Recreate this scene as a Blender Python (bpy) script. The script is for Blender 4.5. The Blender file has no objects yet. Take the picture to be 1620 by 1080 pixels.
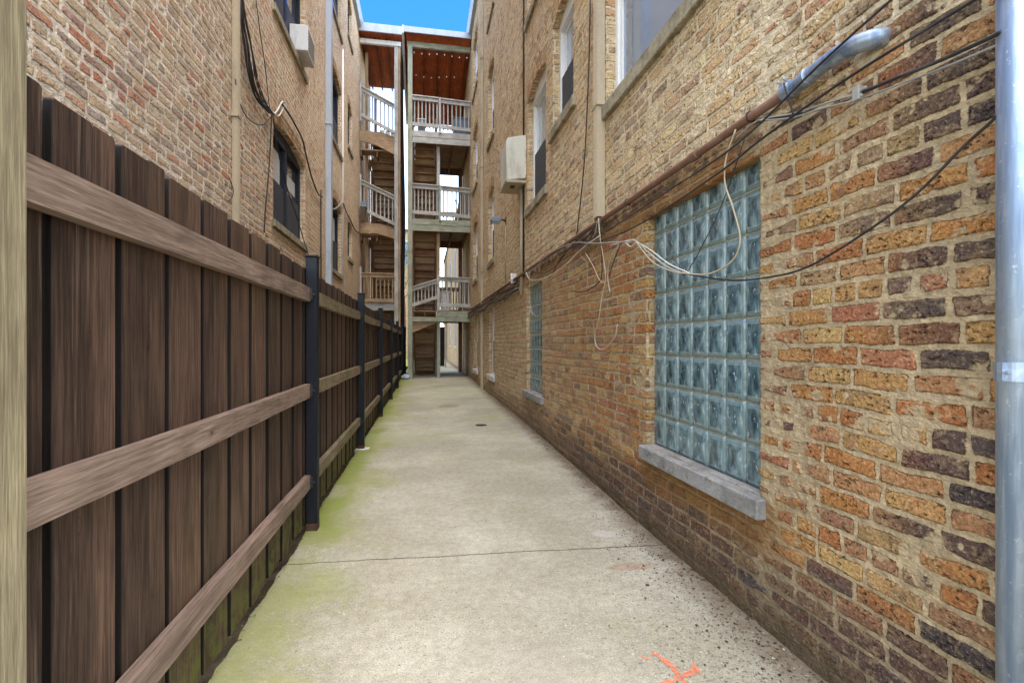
import bpy, bmesh, math, random
import numpy as np
from mathutils import Vector, Matrix
R = random.Random(7)
scene = bpy.context.scene
COL = scene.collection
rad = math.radians

# ------------------------------------------------------------------ survey of the place (metres; alley runs along +Y)
XR = 1.508           # face of the right building
XL = -1.97           # face of the left building
CAM_H = 1.22
YP = 15.7            # front of the right porch
YPL = 16.4           # front of the left porch
def fence_x(y): return -0.728 + 0.0061*y

def ground_z(x, y):
    zr = float(np.interp(y, [0, 3.3, 7, 13, 15.7], [-.07, -.05, .035, .07, .12]))
    zl = float(np.interp(y, [0, 13, 15.7], [0, 0.01, .10]))
    t = min(max((x+.7)/2.2, 0), 1)
    return zl + (zr-zl)*t

TH = math.atan(142/790); FC, FS = math.cos(TH), math.sin(TH)
def on_wall(px, py, X):
    """survey reading (sighting) on the vertical plane X -> point"""
    u = (px-810)/790; Y = X*(FC-u*FS)/(FS+u*FC); d = X*FS+Y*FC
    return (X, Y, CAM_H+(542-py)*d/790)
# ------------------------------------------------------------------ object bookkeeping
def meta(o, label=None, cat=None, group=None, kind=None):
    if label: o['label'] = label
    if cat: o['category'] = cat
    if group: o['group'] = group
    if kind: o['kind'] = kind
    return o
def empty(name, loc, label, cat, group=None):
    o = bpy.data.objects.new(name, None); COL.objects.link(o)
    o.location = loc; o.empty_display_size = .1
    return meta(o, label, cat, group)
def world_loc(o):
    v = Vector((0, 0, 0))
    while o: v += Vector(o.location); o = o.parent
    return v

class MB:
    """collects boxes / tubes / polygons in world space and links them as ONE mesh object"""
    def __init__(s): s.v = []; s.f = []
    def add(s, vs, fs):
        n = len(s.v); s.v += [tuple(p) for p in vs]; s.f += [tuple(i+n for i in f) for f in fs]; return s
    def box(s, x0, x1, y0, y1, z0, z1):
        x0, x1 = sorted((x0, x1)); y0, y1 = sorted((y0, y1)); z0, z1 = sorted((z0, z1))
        return s.add([(x0,y0,z0),(x1,y0,z0),(x1,y1,z0),(x0,y1,z0),(x0,y0,z1),(x1,y0,z1),(x1,y1,z1),(x0,y1,z1)],
                     [(0,3,2,1),(4,5,6,7),(0,1,5,4),(1,2,6,5),(2,3,7,6),(3,0,4,7)])
    def beam(s, a, b, w, h, up=(0,0,1)):
        a = Vector(a); b = Vector(b); d = (b-a).normalized(); u = Vector(up)
        r = d.cross(u).normalized(); u = r.cross(d).normalized()
        vs = []
        for p in (a, b):
            for i, j in ((-1,-1),(1,-1),(1,1),(-1,1)): vs.append(p + r*w/2*i + u*h/2*j)
        return s.add(vs, [(0,1,2,3),(4,7,6,5),(0,4,5,1),(1,5,6,2),(2,6,7,3),(3,7,4,0)])
    def prism(s, poly, axis, a, b):
        """poly: list of 2D points, extruded along axis ('x','y','z') from a to b"""
        def P(p, t):
            return {'x': (t, p[0], p[1]), 'y': (p[0], t, p[1]), 'z': (p[0], p[1], t)}[axis]
        n = len(poly); vs = [P(p, a) for p in poly] + [P(p, b) for p in poly]
        fs = [tuple(range(n))[::-1], tuple(range(n, 2*n))] + [(i, (i+1) % n, n+(i+1) % n, n+i) for i in range(n)]
        return s.add(vs, fs)
    def tube(s, pts, r, seg=8, smooth=0, cap=True):
        pts = [Vector(p) for p in pts]
        if smooth and len(pts) > 2:
            q = [pts[0]*2-pts[1]] + pts + [pts[-1]*2-pts[-2]]; out = []
            for i in range(1, len(q)-2):
                for k in range(smooth):
                    t = k/smooth; p0, p1, p2, p3 = q[i-1:i+3]
                    out.append(.5*((2*p1)+(-p0+p2)*t+(2*p0-5*p1+4*p2-p3)*t*t+(-p0+3*p1-3*p2+p3)*t**3))
            out.append(pts[-1]); pts = out
        vs = []; ref = Vector((0.13, 0.21, 1)).normalized(); n = len(pts)
        for i, p in enumerate(pts):
            d = (pts[min(i+1, n-1)]-pts[max(i-1, 0)]).normalized()
            a = d.cross(ref)
            if a.length < .2: a = d.cross(Vector((1, 0, 0)))
            a.normalize(); b = d.cross(a).normalized()
            rr = r[i*(len(r)-1)//max(n-1, 1)] if isinstance(r, (list, tuple)) else r
            for k in range(seg):
                t = 2*math.pi*k/seg; vs.append(p + a*math.cos(t)*rr + b*math.sin(t)*rr)
        fs = [(i*seg+k, i*seg+(k+1) % seg, (i+1)*seg+(k+1) % seg, (i+1)*seg+k) for i in range(n-1) for k in range(seg)]
        if cap: fs += [tuple(range(seg))[::-1], tuple((n-1)*seg+k for k in range(seg))]
        return s.add(vs, fs)
    def ball(s, c, r, nu=8, nv=5, sq=(1,1,1)):
        vs = [(c[0], c[1], c[2]-r*sq[2])]
        for j in range(1, nv):
            ph = math.pi*j/nv-math.pi/2
            for i in range(nu):
                t = 2*math.pi*i/nu
                vs.append((c[0]+r*sq[0]*math.cos(ph)*math.cos(t), c[1]+r*sq[1]*math.cos(ph)*math.sin(t), c[2]+r*sq[2]*math.sin(ph)))
        vs.append((c[0], c[1], c[2]+r*sq[2])); L = len(vs)-1
        fs = [(0, 1+(i+1) % nu, 1+i) for i in range(nu)] + [(L, L-nu+i, L-nu+(i+1) % nu) for i in range(nu)]
        for j in range(nv-2):
            for i in range(nu):
                a = 1+j*nu+i; b = 1+j*nu+(i+1) % nu; fs.append((a, b, b+nu, a+nu))
        return s.add(vs, fs)
    def build(s, name, mat, parent=None, bevel=0, smooth=False, seg=1):
        off = world_loc(parent) if parent else Vector((0, 0, 0))
        me = bpy.data.meshes.new(name)
        me.from_pydata([tuple(Vector(p)-off) for p in s.v], [], s.f)
        bm = bmesh.new(); bm.from_mesh(me)
        bmesh.ops.recalc_face_normals(bm, faces=bm.faces)
        if bevel:
            bmesh.ops.bevel(bm, geom=bm.edges[:], offset=bevel, segments=seg, affect='EDGES', profile=.6, clamp_overlap=True)
        bm.to_mesh(me); bm.free()
        if smooth: me.polygons.foreach_set('use_smooth', [True]*len(me.polygons))
        me.materials.append(mat)
        o = bpy.data.objects.new(name, me); COL.objects.link(o)
        if parent: o.parent = parent
        return o
def recenter(o):
    """origin of a top-level mesh goes to the base of the thing"""
    me = o.data; n = len(me.vertices); a = np.empty(n*3); me.vertices.foreach_get('co', a); a = a.reshape(-1, 3)
    c = np.array([(a[:, 0].min()+a[:, 0].max())/2, (a[:, 1].min()+a[:, 1].max())/2, a[:, 2].min()])
    me.vertices.foreach_set('co', (a-c).ravel()); o.location = c; return o

# ------------------------------------------------------------------ node helpers
class NT:
    def __init__(s, name):
        s.m = bpy.data.materials.new(name); s.m.use_nodes = True; s.t = s.m.node_tree; s.t.nodes.clear()
        s.out = s.t.nodes.new('ShaderNodeOutputMaterial')
    def link(s, a, b):
        if isinstance(a, bpy.types.NodeSocket): s.t.links.new(a, b)
        elif a is not None:
            if b.type == 'RGBA' and len(a) == 3: a = (*a, 1)
            b.default_value = a
    def node(s, typ, **props):
        n = s.t.nodes.new(typ)
        for k, v in props.items(): setattr(n, k, v)
        return n
    def M(s, op, a, b=None, c=None, clamp=False):
        n = s.node('ShaderNodeMath', operation=op, use_clamp=clamp)
        for i, x in enumerate((a, b, c)):
            if x is not None: s.link(x, n.inputs[i])
        return n.outputs[0]
    def add(s, a, b): return s.M('ADD', a, b)
    def sub(s, a, b): return s.M('SUBTRACT', a, b)
    def mul(s, a, b): return s.M('MULTIPLY', a, b)
    def step(s, x, a, b, lo=0., hi=1.):
        n = s.node('ShaderNodeMapRange', interpolation_type='SMOOTHSTEP')
        for k, v in zip(('Value', 'From Min', 'From Max', 'To Min', 'To Max'), (x, a, b, lo, hi)): s.link(v, n.inputs[k])
        return n.outputs[0]
    def lin(s, x, a, b, lo=0., hi=1.):
        n = s.node('ShaderNodeMapRange')
        for k, v in zip(('Value', 'From Min', 'From Max', 'To Min', 'To Max'), (x, a, b, lo, hi)): s.link(v, n.inputs[k])
        return n.outputs[0]
    def mix(s, f, a, b, mode='MIX'):
        n = s.node('ShaderNodeMix', data_type='RGBA', blend_type=mode); n.clamp_factor = True
        s.link(f, n.inputs[0]); s.link(a, n.inputs[6]); s.link(b, n.inputs[7]); return n.outputs[2]
    def fmix(s, f, a, b): return s.add(s.mul(a, s.sub(1., f)), s.mul(b, f))
    def pos(s): return s.node('ShaderNodeNewGeometry').outputs['Position']
    def isl(s): return s.node('ShaderNodeNewGeometry').outputs['Random Per Island']
    def obj(s): return s.node('ShaderNodeTexCoord').outputs['Object']
    def uv(s): return s.node('ShaderNodeTexCoord').outputs['UV']
    def xyz(s, v):
        n = s.node('ShaderNodeSeparateXYZ'); s.link(v, n.inputs[0]); return n.outputs
    def comb(s, x, y, z=0.):
        n = s.node('ShaderNodeCombineXYZ')
        for i, k in enumerate((x, y, z)): s.link(k, n.inputs[i])
        return n.outputs[0]
    def scale(s, v, sc):
        n = s.node('ShaderNodeMapping'); s.link(v, n.inputs[0]); n.inputs['Scale'].default_value = sc; return n.outputs[0]
    def shift(s, v, off):
        n = s.node('ShaderNodeVectorMath', operation='ADD'); s.link(v, n.inputs[0]); s.link(off, n.inputs[1]); return n.outputs[0]
    def noise(s, v, sc, det=2., rough=.5, dist=0., col=False):
        n = s.node('ShaderNodeTexNoise'); s.link(v, n.inputs['Vector'])
        n.inputs['Scale'].default_value = sc; n.inputs['Detail'].default_value = det
        n.inputs['Roughness'].default_value = rough; n.inputs['Distortion'].default_value = dist
        return n.outputs['Color' if col else 'Fac']
    def vor(s, v, sc, feat='F1', out='Distance', rnd=1.):
        n = s.node('ShaderNodeTexVoronoi', feature=feat); s.link(v, n.inputs['Vector'])
        n.inputs['Scale'].default_value = sc; n.inputs['Randomness'].default_value = rnd
        return n.outputs[out]
    def white(s, v):
        n = s.node('ShaderNodeTexWhiteNoise', noise_dimensions='3D'); s.link(v, n.inputs['Vector']); return n.outputs
    def ramp(s, f, stops, interp='LINEAR'):
        n = s.node('ShaderNodeValToRGB'); s.link(f, n.inputs[0]); cr = n.color_ramp; cr.interpolation = interp
        while len(cr.elements) < len(stops): cr.elements.new(.5)
        for e, (p, c) in zip(cr.elements, stops): e.position = p; e.color = (*c, 1)
        return n.outputs[0]
    def bump(s, h, strength=.5, dist=.01):
        n = s.node('ShaderNodeBump'); s.link(h, n.inputs['Height']); n.inputs['Strength'].default_value = strength
        n.inputs['Distance'].default_value = dist; return n.outputs[0]
    def bsdf(s, col, rough=.8, metal=0., normal=None, spec=.3, **kw):
        n = s.node('ShaderNodeBsdfPrincipled'); s.link(col, n.inputs['Base Color']); s.link(rough, n.inputs['Roughness'])
        s.link(metal, n.inputs['Metallic']); s.link(spec, n.inputs['Specular IOR Level'])
        if normal: s.link(normal, n.inputs['Normal'])
        for k, v in kw.items(): s.link(v, n.inputs[k.replace('_', ' ')])
        s.t.links.new(n.outputs[0], s.out.inputs['Surface']); return n

# ------------------------------------------------------------------ brick
def brick_mat(name, mode, disp=True, spec_soot=0.):
    """mode 'right' | 'left' | 'far'.  UV is in metres: u along the wall, v height."""
    s = NT(name); uv = s.uv(); o = s.xyz(uv); u, v = o[0], o[1]
    ch = .0755 if mode != 'left' else .078
    n1 = s.sub(s.noise(uv, 1.7, 2), .5); n2 = s.sub(s.noise(uv, 11., 2), .5); n3 = s.sub(s.noise(s.shift(uv, (9., 4., 2.)), 14., 2), .5)
    vv = s.add(v, s.add(s.mul(n1, .045), s.mul(n2, .014))); uu = s.add(u, s.add(s.mul(n3, .018), s.mul(n1, .02)))
    cv = s.M('DIVIDE', vv, ch); c = s.M('FLOOR', cv); fv = s.sub(cv, c)
    hd = s.M('LESS_THAN', s.M('MODULO', s.add(c, 60.), 6.), .5)
    w = s.white(s.comb(c, 3.1, 1.7)); wl = w['Value']; w2 = s.white(s.comb(c, 8.3, 4.4))['Value']
    L = s.mul(s.fmix(hd, .213, .112), s.lin(w2, 0., 1., .93, 1.08))
    t = s.add(s.M('DIVIDE', uu, L), s.mul(wl, 9.)); idb = s.M('FLOOR', t); ft = s.sub(t, idb)
    rw = s.white(s.comb(c, idb, .5)); r1 = rw['Value']; rc = s.xyz(rw['Color']); r2, r3 = rc[0], rc[1]; r4 = rc[2]
    # some stretchers are two headers
    du = s.mul(s.M('MINIMUM', ft, s.sub(1., ft)), L); dv = s.mul(s.M('MINIMUM', fv, s.sub(1., fv)), ch)
    e = s.M('SMOOTH_MIN', du, dv, .007)
    e = s.add(e, s.add(s.mul(s.sub(s.noise(uv, 75., 3, .75), .5), .0115), s.mul(s.sub(s.noise(s.shift(uv, (2., 8., 1.)), 17., 1), .5), .010)))
    smear_n = s.noise(s.shift(uv, (3., 7., 0.)), 3.2, 3, .6)
    if mode == 'right':
        near = s.M('MAXIMUM', s.mul(s.step(u, 3.2, 4.2, 1., .0), s.step(v, .25, .6)), s.mul(s.step(v, 2.3, 2.5), .55))
        jw = s.add(.0068, s.add(s.mul(r2, .0035), s.mul(s.mul(near, s.step(smear_n, .50, .70)), .010)))
        # heavy parging round the near jamb of the glass block window
        jamb = s.mul(s.step(u, 1.78, 1.98), s.step(u, 2.02, 2.1, 1., 0.))
        jw = s.add(jw, s.mul(jamb, s.mul(s.noise(uv, 6., 2), .026)))
    else:
        jw = s.add(.0085, s.add(s.mul(r2, .0045), s.mul(s.step(smear_n, .50, .72), .014)))
    mask = s.step(s.sub(e, jw), -.0008, .0022)
    inner = s.step(s.sub(e, jw), .0, .006)
    if mode == 'right':     # mortar dragged right over parts of the bricks
        dn = s.noise(s.shift(uv, (6., 2., 3.)), 11., 3, .62)
        over = s.mul(s.mul(near, s.step(s.add(dn, s.add(s.mul(s.sub(smear_n, .5), .9), s.mul(jamb, .10))), .60, .66)), .92)
        mask = s.mul(mask, s.sub(1., over))
    grain = s.noise(uv, 80., 4, .78); pits = s.step(s.add(s.noise(s.scale(s.shift(uv, (5., 1., 0.)), (.75, 1.25, 1.)), 62., 3, .75), s.mul(s.sub(s.noise(uv, 8., 1), .5), .22)), .32, .44)
    blot = s.noise(s.shift(uv, (1., 2., 0.)), 10., 3, .62)
    # --- colour
    if mode == 'right':
        A = s.ramp(r1, [(0, (.38, .15, .055)), (.17, (.41, .185, .06)), (.34, (.43, .235, .085)), (.50, (.50, .33, .13)), (.64, (.38, .14, .075)),
                        (.76, (.40, .21, .090)), (.90, (.30, .16, .09)), (.95, (.14, .085, .07)), (1, (.46, .29, .14))])
        B = s.ramp(r1, [(0, (.58, .40, .21)), (.2, (.64, .47, .26)), (.42, (.66, .52, .31)), (.6, (.50, .36, .22)), (.75, (.58, .36, .20)), (.88, (.42, .31, .21)), (1, (.66, .52, .31))])
        D = s.ramp(r3, [(0, (.085, .052, .046)), (.35, (.12, .070, .056)), (.6, (.16, .085, .05)), (.8, (.075, .06, .06)), (1, (.20, .12, .065))])
        zn = s.add(v, s.mul(n1, .12))
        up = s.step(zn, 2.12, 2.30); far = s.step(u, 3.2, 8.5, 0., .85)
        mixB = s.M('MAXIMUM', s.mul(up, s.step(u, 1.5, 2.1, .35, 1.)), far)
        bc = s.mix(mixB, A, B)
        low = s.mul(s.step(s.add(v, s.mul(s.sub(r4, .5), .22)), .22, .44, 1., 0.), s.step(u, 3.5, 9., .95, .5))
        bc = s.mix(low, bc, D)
        blk = s.mul(s.step(u, 1.2, 1.55, 1., .0), s.step(r3, .5, .62)); bc = s.mix(s.mul(blk, .85), bc, (.055, .045, .05))
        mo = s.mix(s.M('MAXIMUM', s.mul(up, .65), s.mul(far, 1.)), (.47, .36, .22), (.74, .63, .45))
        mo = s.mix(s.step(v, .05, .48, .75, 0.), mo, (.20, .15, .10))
    elif mode == 'left':
        bc = s.ramp(r1, [(0, (.58, .29, .19)), (.14, (.64, .47, .30)), (.32, (.52, .38, .26)), (.48, (.68, .53, .37)), (.60, (.40, .31, .25)), (.72, (.60, .45, .33)), (.84, (.54, .21, .12)), (.92, (.46, .38, .33)), (1, (.66, .52, .34))])
        bc = s.mix(s.step(u, 4., 11., 0., .6), bc, (.76, .55, .36))
        mo = s.mix(s.step(u, 3.5, 9., 0., 1.), (.80, .70, .58), (.80, .67, .49))
    else:
        bc = s.ramp(r1, [(0, (.40, .26, .14)), (.4, (.50, .36, .2)), (.7, (.34, .22, .14)), (1, (.5, .36, .22))]); mo = (.5, .42, .3)
    # flashing inside single bricks: part of a brick is burnt dark or paler
    burnt = s.mul(s.step(blot, .49, .62), s.step(r3, .30, .6)); bc = s.mix(s.mul(s.step(s.noise(s.shift(uv, (3., 3., 3.)), 9., 2), .50, .62), .55), bc, s.mix(1., bc, s.mix(r4, (1.25, 1.5, 1.6), (1.0, .72, .85)), 'MULTIPLY')); 
    bc = s.mix(s.mul(burnt, .60 if mode == 'right' else .35), bc, s.mix(.78, bc, (.075, .052, .055)))
    pale = s.mul(s.step(s.noise(uv, 21., 4, .7), .5, .66), .6)
    bc = s.mix(pale, bc, s.mix(.45, bc, (.60, .42, .22)))
    bc = s.mix(s.sub(1., pits), bc, s.mix(.82, bc, (.05, .028, .02)))
    bc = s.mix(1., bc, s.lin(grain, .3, .7, .48, 1.5), 'MULTIPLY'); bc = s.mix(s.step(grain, .56, .70, 0., .5), bc, (.66, .50, .32))
    # mortar film dragged over the brick faces
    film = s.mul(s.step(s.noise(s.scale(uv, (1., 2.2, 1.)), 26., 4, .7), .53, .66), s.step(smear_n, .38, .62, .12, .85))
    bc = s.mix(film, bc, s.mix(.72, bc, mo))
    mo = s.mix(1., mo, s.lin(s.noise(uv, 34., 4, .75), .28, .72, .62, 1.3), 'MULTIPLY')
    mo = s.mix(1., mo, s.lin(s.noise(uv, 2.2, 3, .6), .3, .7, .86, 1.12), 'MULTIPLY')
    cav = s.mul(s.step(s.M('ABSOLUTE', s.sub(s.sub(e, jw), .0012)), .0008, .0032, 1., 0.), s.step(s.noise(uv, 24., 2), .40, .60, .1, .85))  # crease shade beside the bricks, painted into the colour
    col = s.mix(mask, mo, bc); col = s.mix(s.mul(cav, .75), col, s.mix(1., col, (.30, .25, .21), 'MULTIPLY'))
    # rain streaks
    st = s.noise(s.scale(uv, (7., .5, 1.)), 1., 3, .6)
    col = s.mix(s.step(st, .50, .74, 0., .30), col, s.mix(1., col, (.62, .57, .50), 'MULTIPLY'))
    if mode == 'right':
        # orange-brown wet stain below the near sill, over the lintel and grime at the foot of the wall
        stain = s.mul(s.mul(s.step(u, 1.75, 2.0), s.step(u, 3.15, 3.4, 1., 0.)), s.mul(s.step(s.add(v, s.mul(n1, .15)), .22, .34), s.step(v, .50, .54, 1., 0.)))
        lint = s.mul(s.mul(s.step(u, 1.95, 2.2), s.step(u, 6., 8., 1., 0.)), s.mul(s.step(s.add(v, s.mul(n2, .1)), 2.02, 2.06), s.step(s.add(v, s.mul(n2, .1)), 2.16, 2.24, 1., 0.)))
        stn = s.M('MAXIMUM', stain, s.mul(lint, .8))
        col = s.mix(s.mul(stn, .72), col, s.mix(1., (.27, .135, .045), s.lin(blot, .3, .7, .5, 1.3), 'MULTIPLY'))
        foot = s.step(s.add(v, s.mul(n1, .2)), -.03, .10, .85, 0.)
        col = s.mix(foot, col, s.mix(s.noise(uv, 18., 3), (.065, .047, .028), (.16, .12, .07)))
        conduit_band = s.mul(s.mul(s.step(u, 1.8, 2.4), s.step(v, 2.13, 2.17)), s.mul(s.step(s.add(v, s.mul(n2, .12)), 2.2, 2.26, 1., 0.), s.step(s.noise(uv, 9., 3), .4, .55)))  # patchy dark band on the wall just below the conduit
        col = s.mix(s.mul(conduit_band, .75), col, (.07, .05, .04))
    # --- relief
    hb = s.add(s.mul(inner, .5), s.add(s.mul(s.sub(r3, .45), .55), s.mul(s.sub(blot, .5), .7)))
    pm = s.add(s.mul(s.sub(s.noise(uv, 12., 3, .6), .5), 1.3 if mode == 'right' else .8), s.mul(s.sub(s.noise(s.scale(uv, (.6, 1., 1.)), 40., 3, .65), .5), 1.0))
    if mode == 'right':
        amp = .014; hb = s.add(hb, s.mul(s.sub(grain, .5), .5)); hb = s.sub(hb, s.mul(s.sub(1., pits), .55))
        hm = s.add(pm, s.mul(near, .38)); hb = s.add(hb, s.mul(near, s.mul(smear_n, .3)))
    else:
        amp = .012; hb = s.add(hb, s.add(s.mul(s.sub(grain, .5), .4), .25)); hb = s.sub(hb, s.mul(s.sub(1., pits), .5)); hm = s.add(pm, .3)
    h = s.mul(s.fmix(mask, hm, hb), amp)
    fine = s.mul(s.noise(uv, 130., 3, .75), .0040)
    b = s.bump(s.add(fine, h) if not disp else fine, 1., 1.)
    s.bsdf(col, .92, normal=b, spec=.18)
    if disp:
        d = s.node('ShaderNodeDisplacement'); s.link(h, d.inputs['Height']); d.inputs['Midlevel'].default_value = 0.; d.inputs['Scale'].default_value = 1.
        s.t.links.new(d.outputs[0], s.out.inputs['Displacement']); s.m.displacement_method = 'BOTH'
    return s.m

# ------------------------------------------------------------------ other materials
def wood_mat(name, base, dark, axis='z', grain=1., rough=.75, knots=True, moss=0., vary=.35, worn=None, edge=False):
    s = NT(name); p = s.pos(); r = s.isl()
    p = s.shift(p, s.comb(s.mul(r, 7.), s.mul(r, 5.), s.mul(r, 3.)))
    sc = {'z': (1, 1, .035), 'y': (1, .035, 1), 'x': (.035, 1, 1)}[axis]
    q = s.scale(p, sc)
    ws = s.noise(q, 9., 1, .5); q2 = s.shift(q, s.comb(s.mul(ws, .016), s.mul(ws, .016), s.mul(ws, .016)))
    g = s.noise(q2, 75.*grain, 4, .65); g2 = s.noise(q2, 230.*grain, 3, .7)
    blot = s.noise(p, 3.1, 3, .6)
    ring = s.M('SINE', s.mul(s.noise(s.scale(p, tuple(1. if k == 1 else .09 for k in sc)), 3.4*grain, 2, .5), 95.))
    g = s.noise(q2, 150.*grain, 4, .7); g2 = s.noise(q2, 420.*grain, 2, .7)
    gg = s.add(s.mul(g, .80), s.mul(ring, .040))
    c = s.mix(s.step(s.add(gg, .10), .34, .66), dark, base)
    c = s.mix(1., c, s.lin(g2, .3, .7, .75, 1.2), 'MULTIPLY')
    c = s.mix(1., c, s.lin(blot, .3, .7, .75, 1.2), 'MULTIPLY')
    c = s.mix(1., c, s.lin(r, 0., 1., 1-vary, 1+vary), 'MULTIPLY')
    if knots:
        kv = s.vor(s.scale(p, {'z': (1, 1, .45), 'y': (1, .45, 1), 'x': (.45, 1, 1)}[axis]), 5.5)
        kn = s.M('SINE', s.mul(kv, 260.)); c = s.mix(s.mul(s.step(kv, .06, .11, .5, 0.), s.step(kn, -.5, .5)), c, s.mix(1., dark, (.7, .6, .55), 'MULTIPLY'))
        c = s.mix(s.step(kv, .030, .052, .85, 0.), c, s.mix(1., dark, (.42, .36, .32), 'MULTIPLY'))
    if worn: c = s.mix(s.mul(s.step(s.noise(s.scale(p, sc), 30., 4, .7), .56, .68), .6), c, worn)
    if moss:
        xx = s.xyz(s.pos()); mz = s.M('MAXIMUM', s.step(xx[2], .08, .42, 1., 0.), s.mul(s.step(s.noise(s.pos(), 1.3, 2), .5, .62), .6 if axis == 'y' else .12))
        c = s.mix(s.mul(s.mul(mz, s.step(s.noise(s.pos(), 16., 4, .7), .38, .6)), moss), c, (.12, .13, .03))
    if edge:    # deep shade of the slots painted onto the board side faces
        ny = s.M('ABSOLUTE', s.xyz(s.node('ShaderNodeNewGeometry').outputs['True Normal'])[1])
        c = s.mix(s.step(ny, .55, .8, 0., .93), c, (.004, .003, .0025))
    b = s.bump(s.add(s.mul(g, .002), s.mul(g2, .0008)), .9, 1.)
    s.bsdf(c, rough, normal=b, spec=.25)
    return s.m
def paint_mat(name, col, rough=.5, grime=.25, metal=0., scale=6., spec=.4, dark=(.12, .11, .10), streak=True):
    s = NT(name); p = s.pos()
    n = s.noise(s.scale(p, (1, 1, .25 if streak else 1)), scale, 4, .65); n2 = s.noise(p, scale*9, 3, .6)
    c = s.mix(s.mul(s.step(n, .48, .72), grime), col, dark)
    c = s.mix(1., c, s.lin(n2, .3, .7, .92, 1.06), 'MULTIPLY')
    s.bsdf(c, s.lin(n, .3, .7, rough*.85, min(1., rough*1.2)), metal, s.bump(s.add(n2, s.mul(n, 2.)), .12, .004), spec=spec)
    return s.m
def galv_mat(name):
    s = NT(name); p = s.pos()
    sp = s.vor(s.scale(p, (1, 1, .6)), 46., out='Color'); v = s.xyz(sp)[0]
    n = s.noise(s.scale(p, (9., 9., .6)), 2.5, 4, .6)
    c = s.mix(v, (.36, .44, .56), (.44, .52, .64)); c = s.mix(s.step(n, .42, .66), c, (.20, .27, .39))
    c = s.mix(s.step(s.noise(p, 60., 3, .7), .62, .7, 0., .5), c, (.75, .78, .8))
    s.bsdf(c, s.lin(n, .3, .7, .38, .6), .75, s.bump(n, .05, .002), spec=.5)
    return s.m
def concrete_mat(name):
    s = NT(name); p = s.pos(); o = s.xyz(p); x, y = o[0], o[1]
    xy = s.comb(x, y, 0.)
    big = s.noise(xy, .9, 3, .55); mid = s.noise(xy, 5., 4, .65); fine = s.noise(xy, 120., 3, .7)
    c = s.mix(s.step(big, .35, .68), (.335, .315, .24), (.455, .435, .35))
    c = s.mix(s.step(mid, .36, .64, 0., .42), c, (.30, .275, .205)); c = s.mix(1., c, s.lin(s.noise(xy, 22., 3, .7), .3, .7, .84, 1.14), 'MULTIPLY')
    c = s.mix(1., c, s.lin(fine, .28, .72, .66, 1.30), 'MULTIPLY')
    # exposed aggregate
    wear = s.M('MAXIMUM', s.step(s.add(s.noise(xy, 1.7, 3, .6), s.step(y, 1.2, 4.5, .10, -.04)), .40, .56), .40)
    vd = s.vor(xy, 95.); vc = s.xyz(s.vor(xy, 95., out='Color')); peb = s.mul(s.step(vd, .20, .34, 1., 0.), s.step(vc[0], .50, .60))
    pc = s.ramp(vc[1], [(0, (.62, .58, .48)), (.35, (.50, .40, .27)), (.6, (.30, .24, .17)), (.8, (.68, .65, .58)), (1, (.22, .2, .19))])
    c = s.mix(s.mul(peb, s.mul(wear, .85)), c, pc)
    vd2 = s.vor(s.shift(xy, (3.3, 1.1, 0.)), 42.); vc2 = s.xyz(s.vor(s.shift(xy, (3.3, 1.1, 0.)), 42., out='Color'))
    peb2 = s.mul(s.step(vd2, .15, .25, 1., 0.), s.step(vc2[0], .86, .9)); c = s.mix(s.mul(peb2, s.mul(wear, .8)), c, s.mix(vc2[1], (.66, .63, .55), (.34, .24, .15)))
    pitd = s.step(s.noise(s.shift(xy, (7., 7., 0.)), 62., 2, .6), .31, .35, 1., 0.); c = s.mix(s.mul(pitd, .65), c, (.12, .10, .075))
    # moss: along the fence and in patches
    edge = s.add(s.step(x, -.72, -.05, 1., 0.), s.mul(s.step(y, 3.5, 9.), .28))
    mn = s.noise(xy, 1.5, 4, .62); mh = s.mul(s.sub(s.noise(xy, 26., 4, .75), .5), .9); moss = s.step(s.add(s.add(s.mul(edge, .48), s.mul(s.sub(mn, .5), 1.3)), mh), .10, .56)
    c = s.mix(s.mul(moss, .72), c, s.mix(s.noise(xy, 9., 3), (.20, .23, .055), (.33, .33, .13)))
    strong = s.mul(s.step(s.add(s.add(x, s.mul(mh, .16)), s.mul(s.sub(s.noise(xy, 2.2, 3), .5), .40)), -.62, -.50, 1., 0.), s.mul(s.step(y, 3.0, 3.5), s.step(s.noise(xy, 1.05, 2), .36, .46)))
    c = s.mix(s.mul(strong, .72), c, s.mix(s.noise(xy, 24., 3), (.15, .21, .028), (.27, .31, .06)))
    mr = s.mul(s.mul(s.step(x, .75, 1.2), s.step(y, 4., 5.5)), s.step(s.noise(s.shift(xy, (5., 0., 0.)), 1.6, 3), .50, .66)); c = s.mix(s.mul(mr, .5), c, (.30, .32, .12))
    # dirt against the brick wall and along the fence
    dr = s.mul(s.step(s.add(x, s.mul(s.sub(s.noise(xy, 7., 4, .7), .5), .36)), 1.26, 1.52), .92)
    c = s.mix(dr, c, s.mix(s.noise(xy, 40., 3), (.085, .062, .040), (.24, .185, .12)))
    spk = s.mul(s.step(s.noise(xy, 48., 4, .75), .57, .60), s.mul(s.step(x, .45, 1.4), s.step(y, 1.2, 4.5, .95, .4))); c = s.mix(spk, c, (.09, .065, .04))
    # damp stains (drain ring, patches)
    def disc(cx, cy, rx, ry, a, colr):
        nonlocal c
        dx = s.M('DIVIDE', s.sub(x, cx), rx); dy = s.M('DIVIDE', s.sub(y, cy), ry)
        d = s.M('SQRT', s.add(s.mul(dx, dx), s.mul(dy, dy))); d = s.add(d, s.mul(s.sub(s.noise(xy, 8., 3), .5), .9))
        c = s.mix(s.step(d, .75, 1.1, a, 0.), c, colr)
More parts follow.
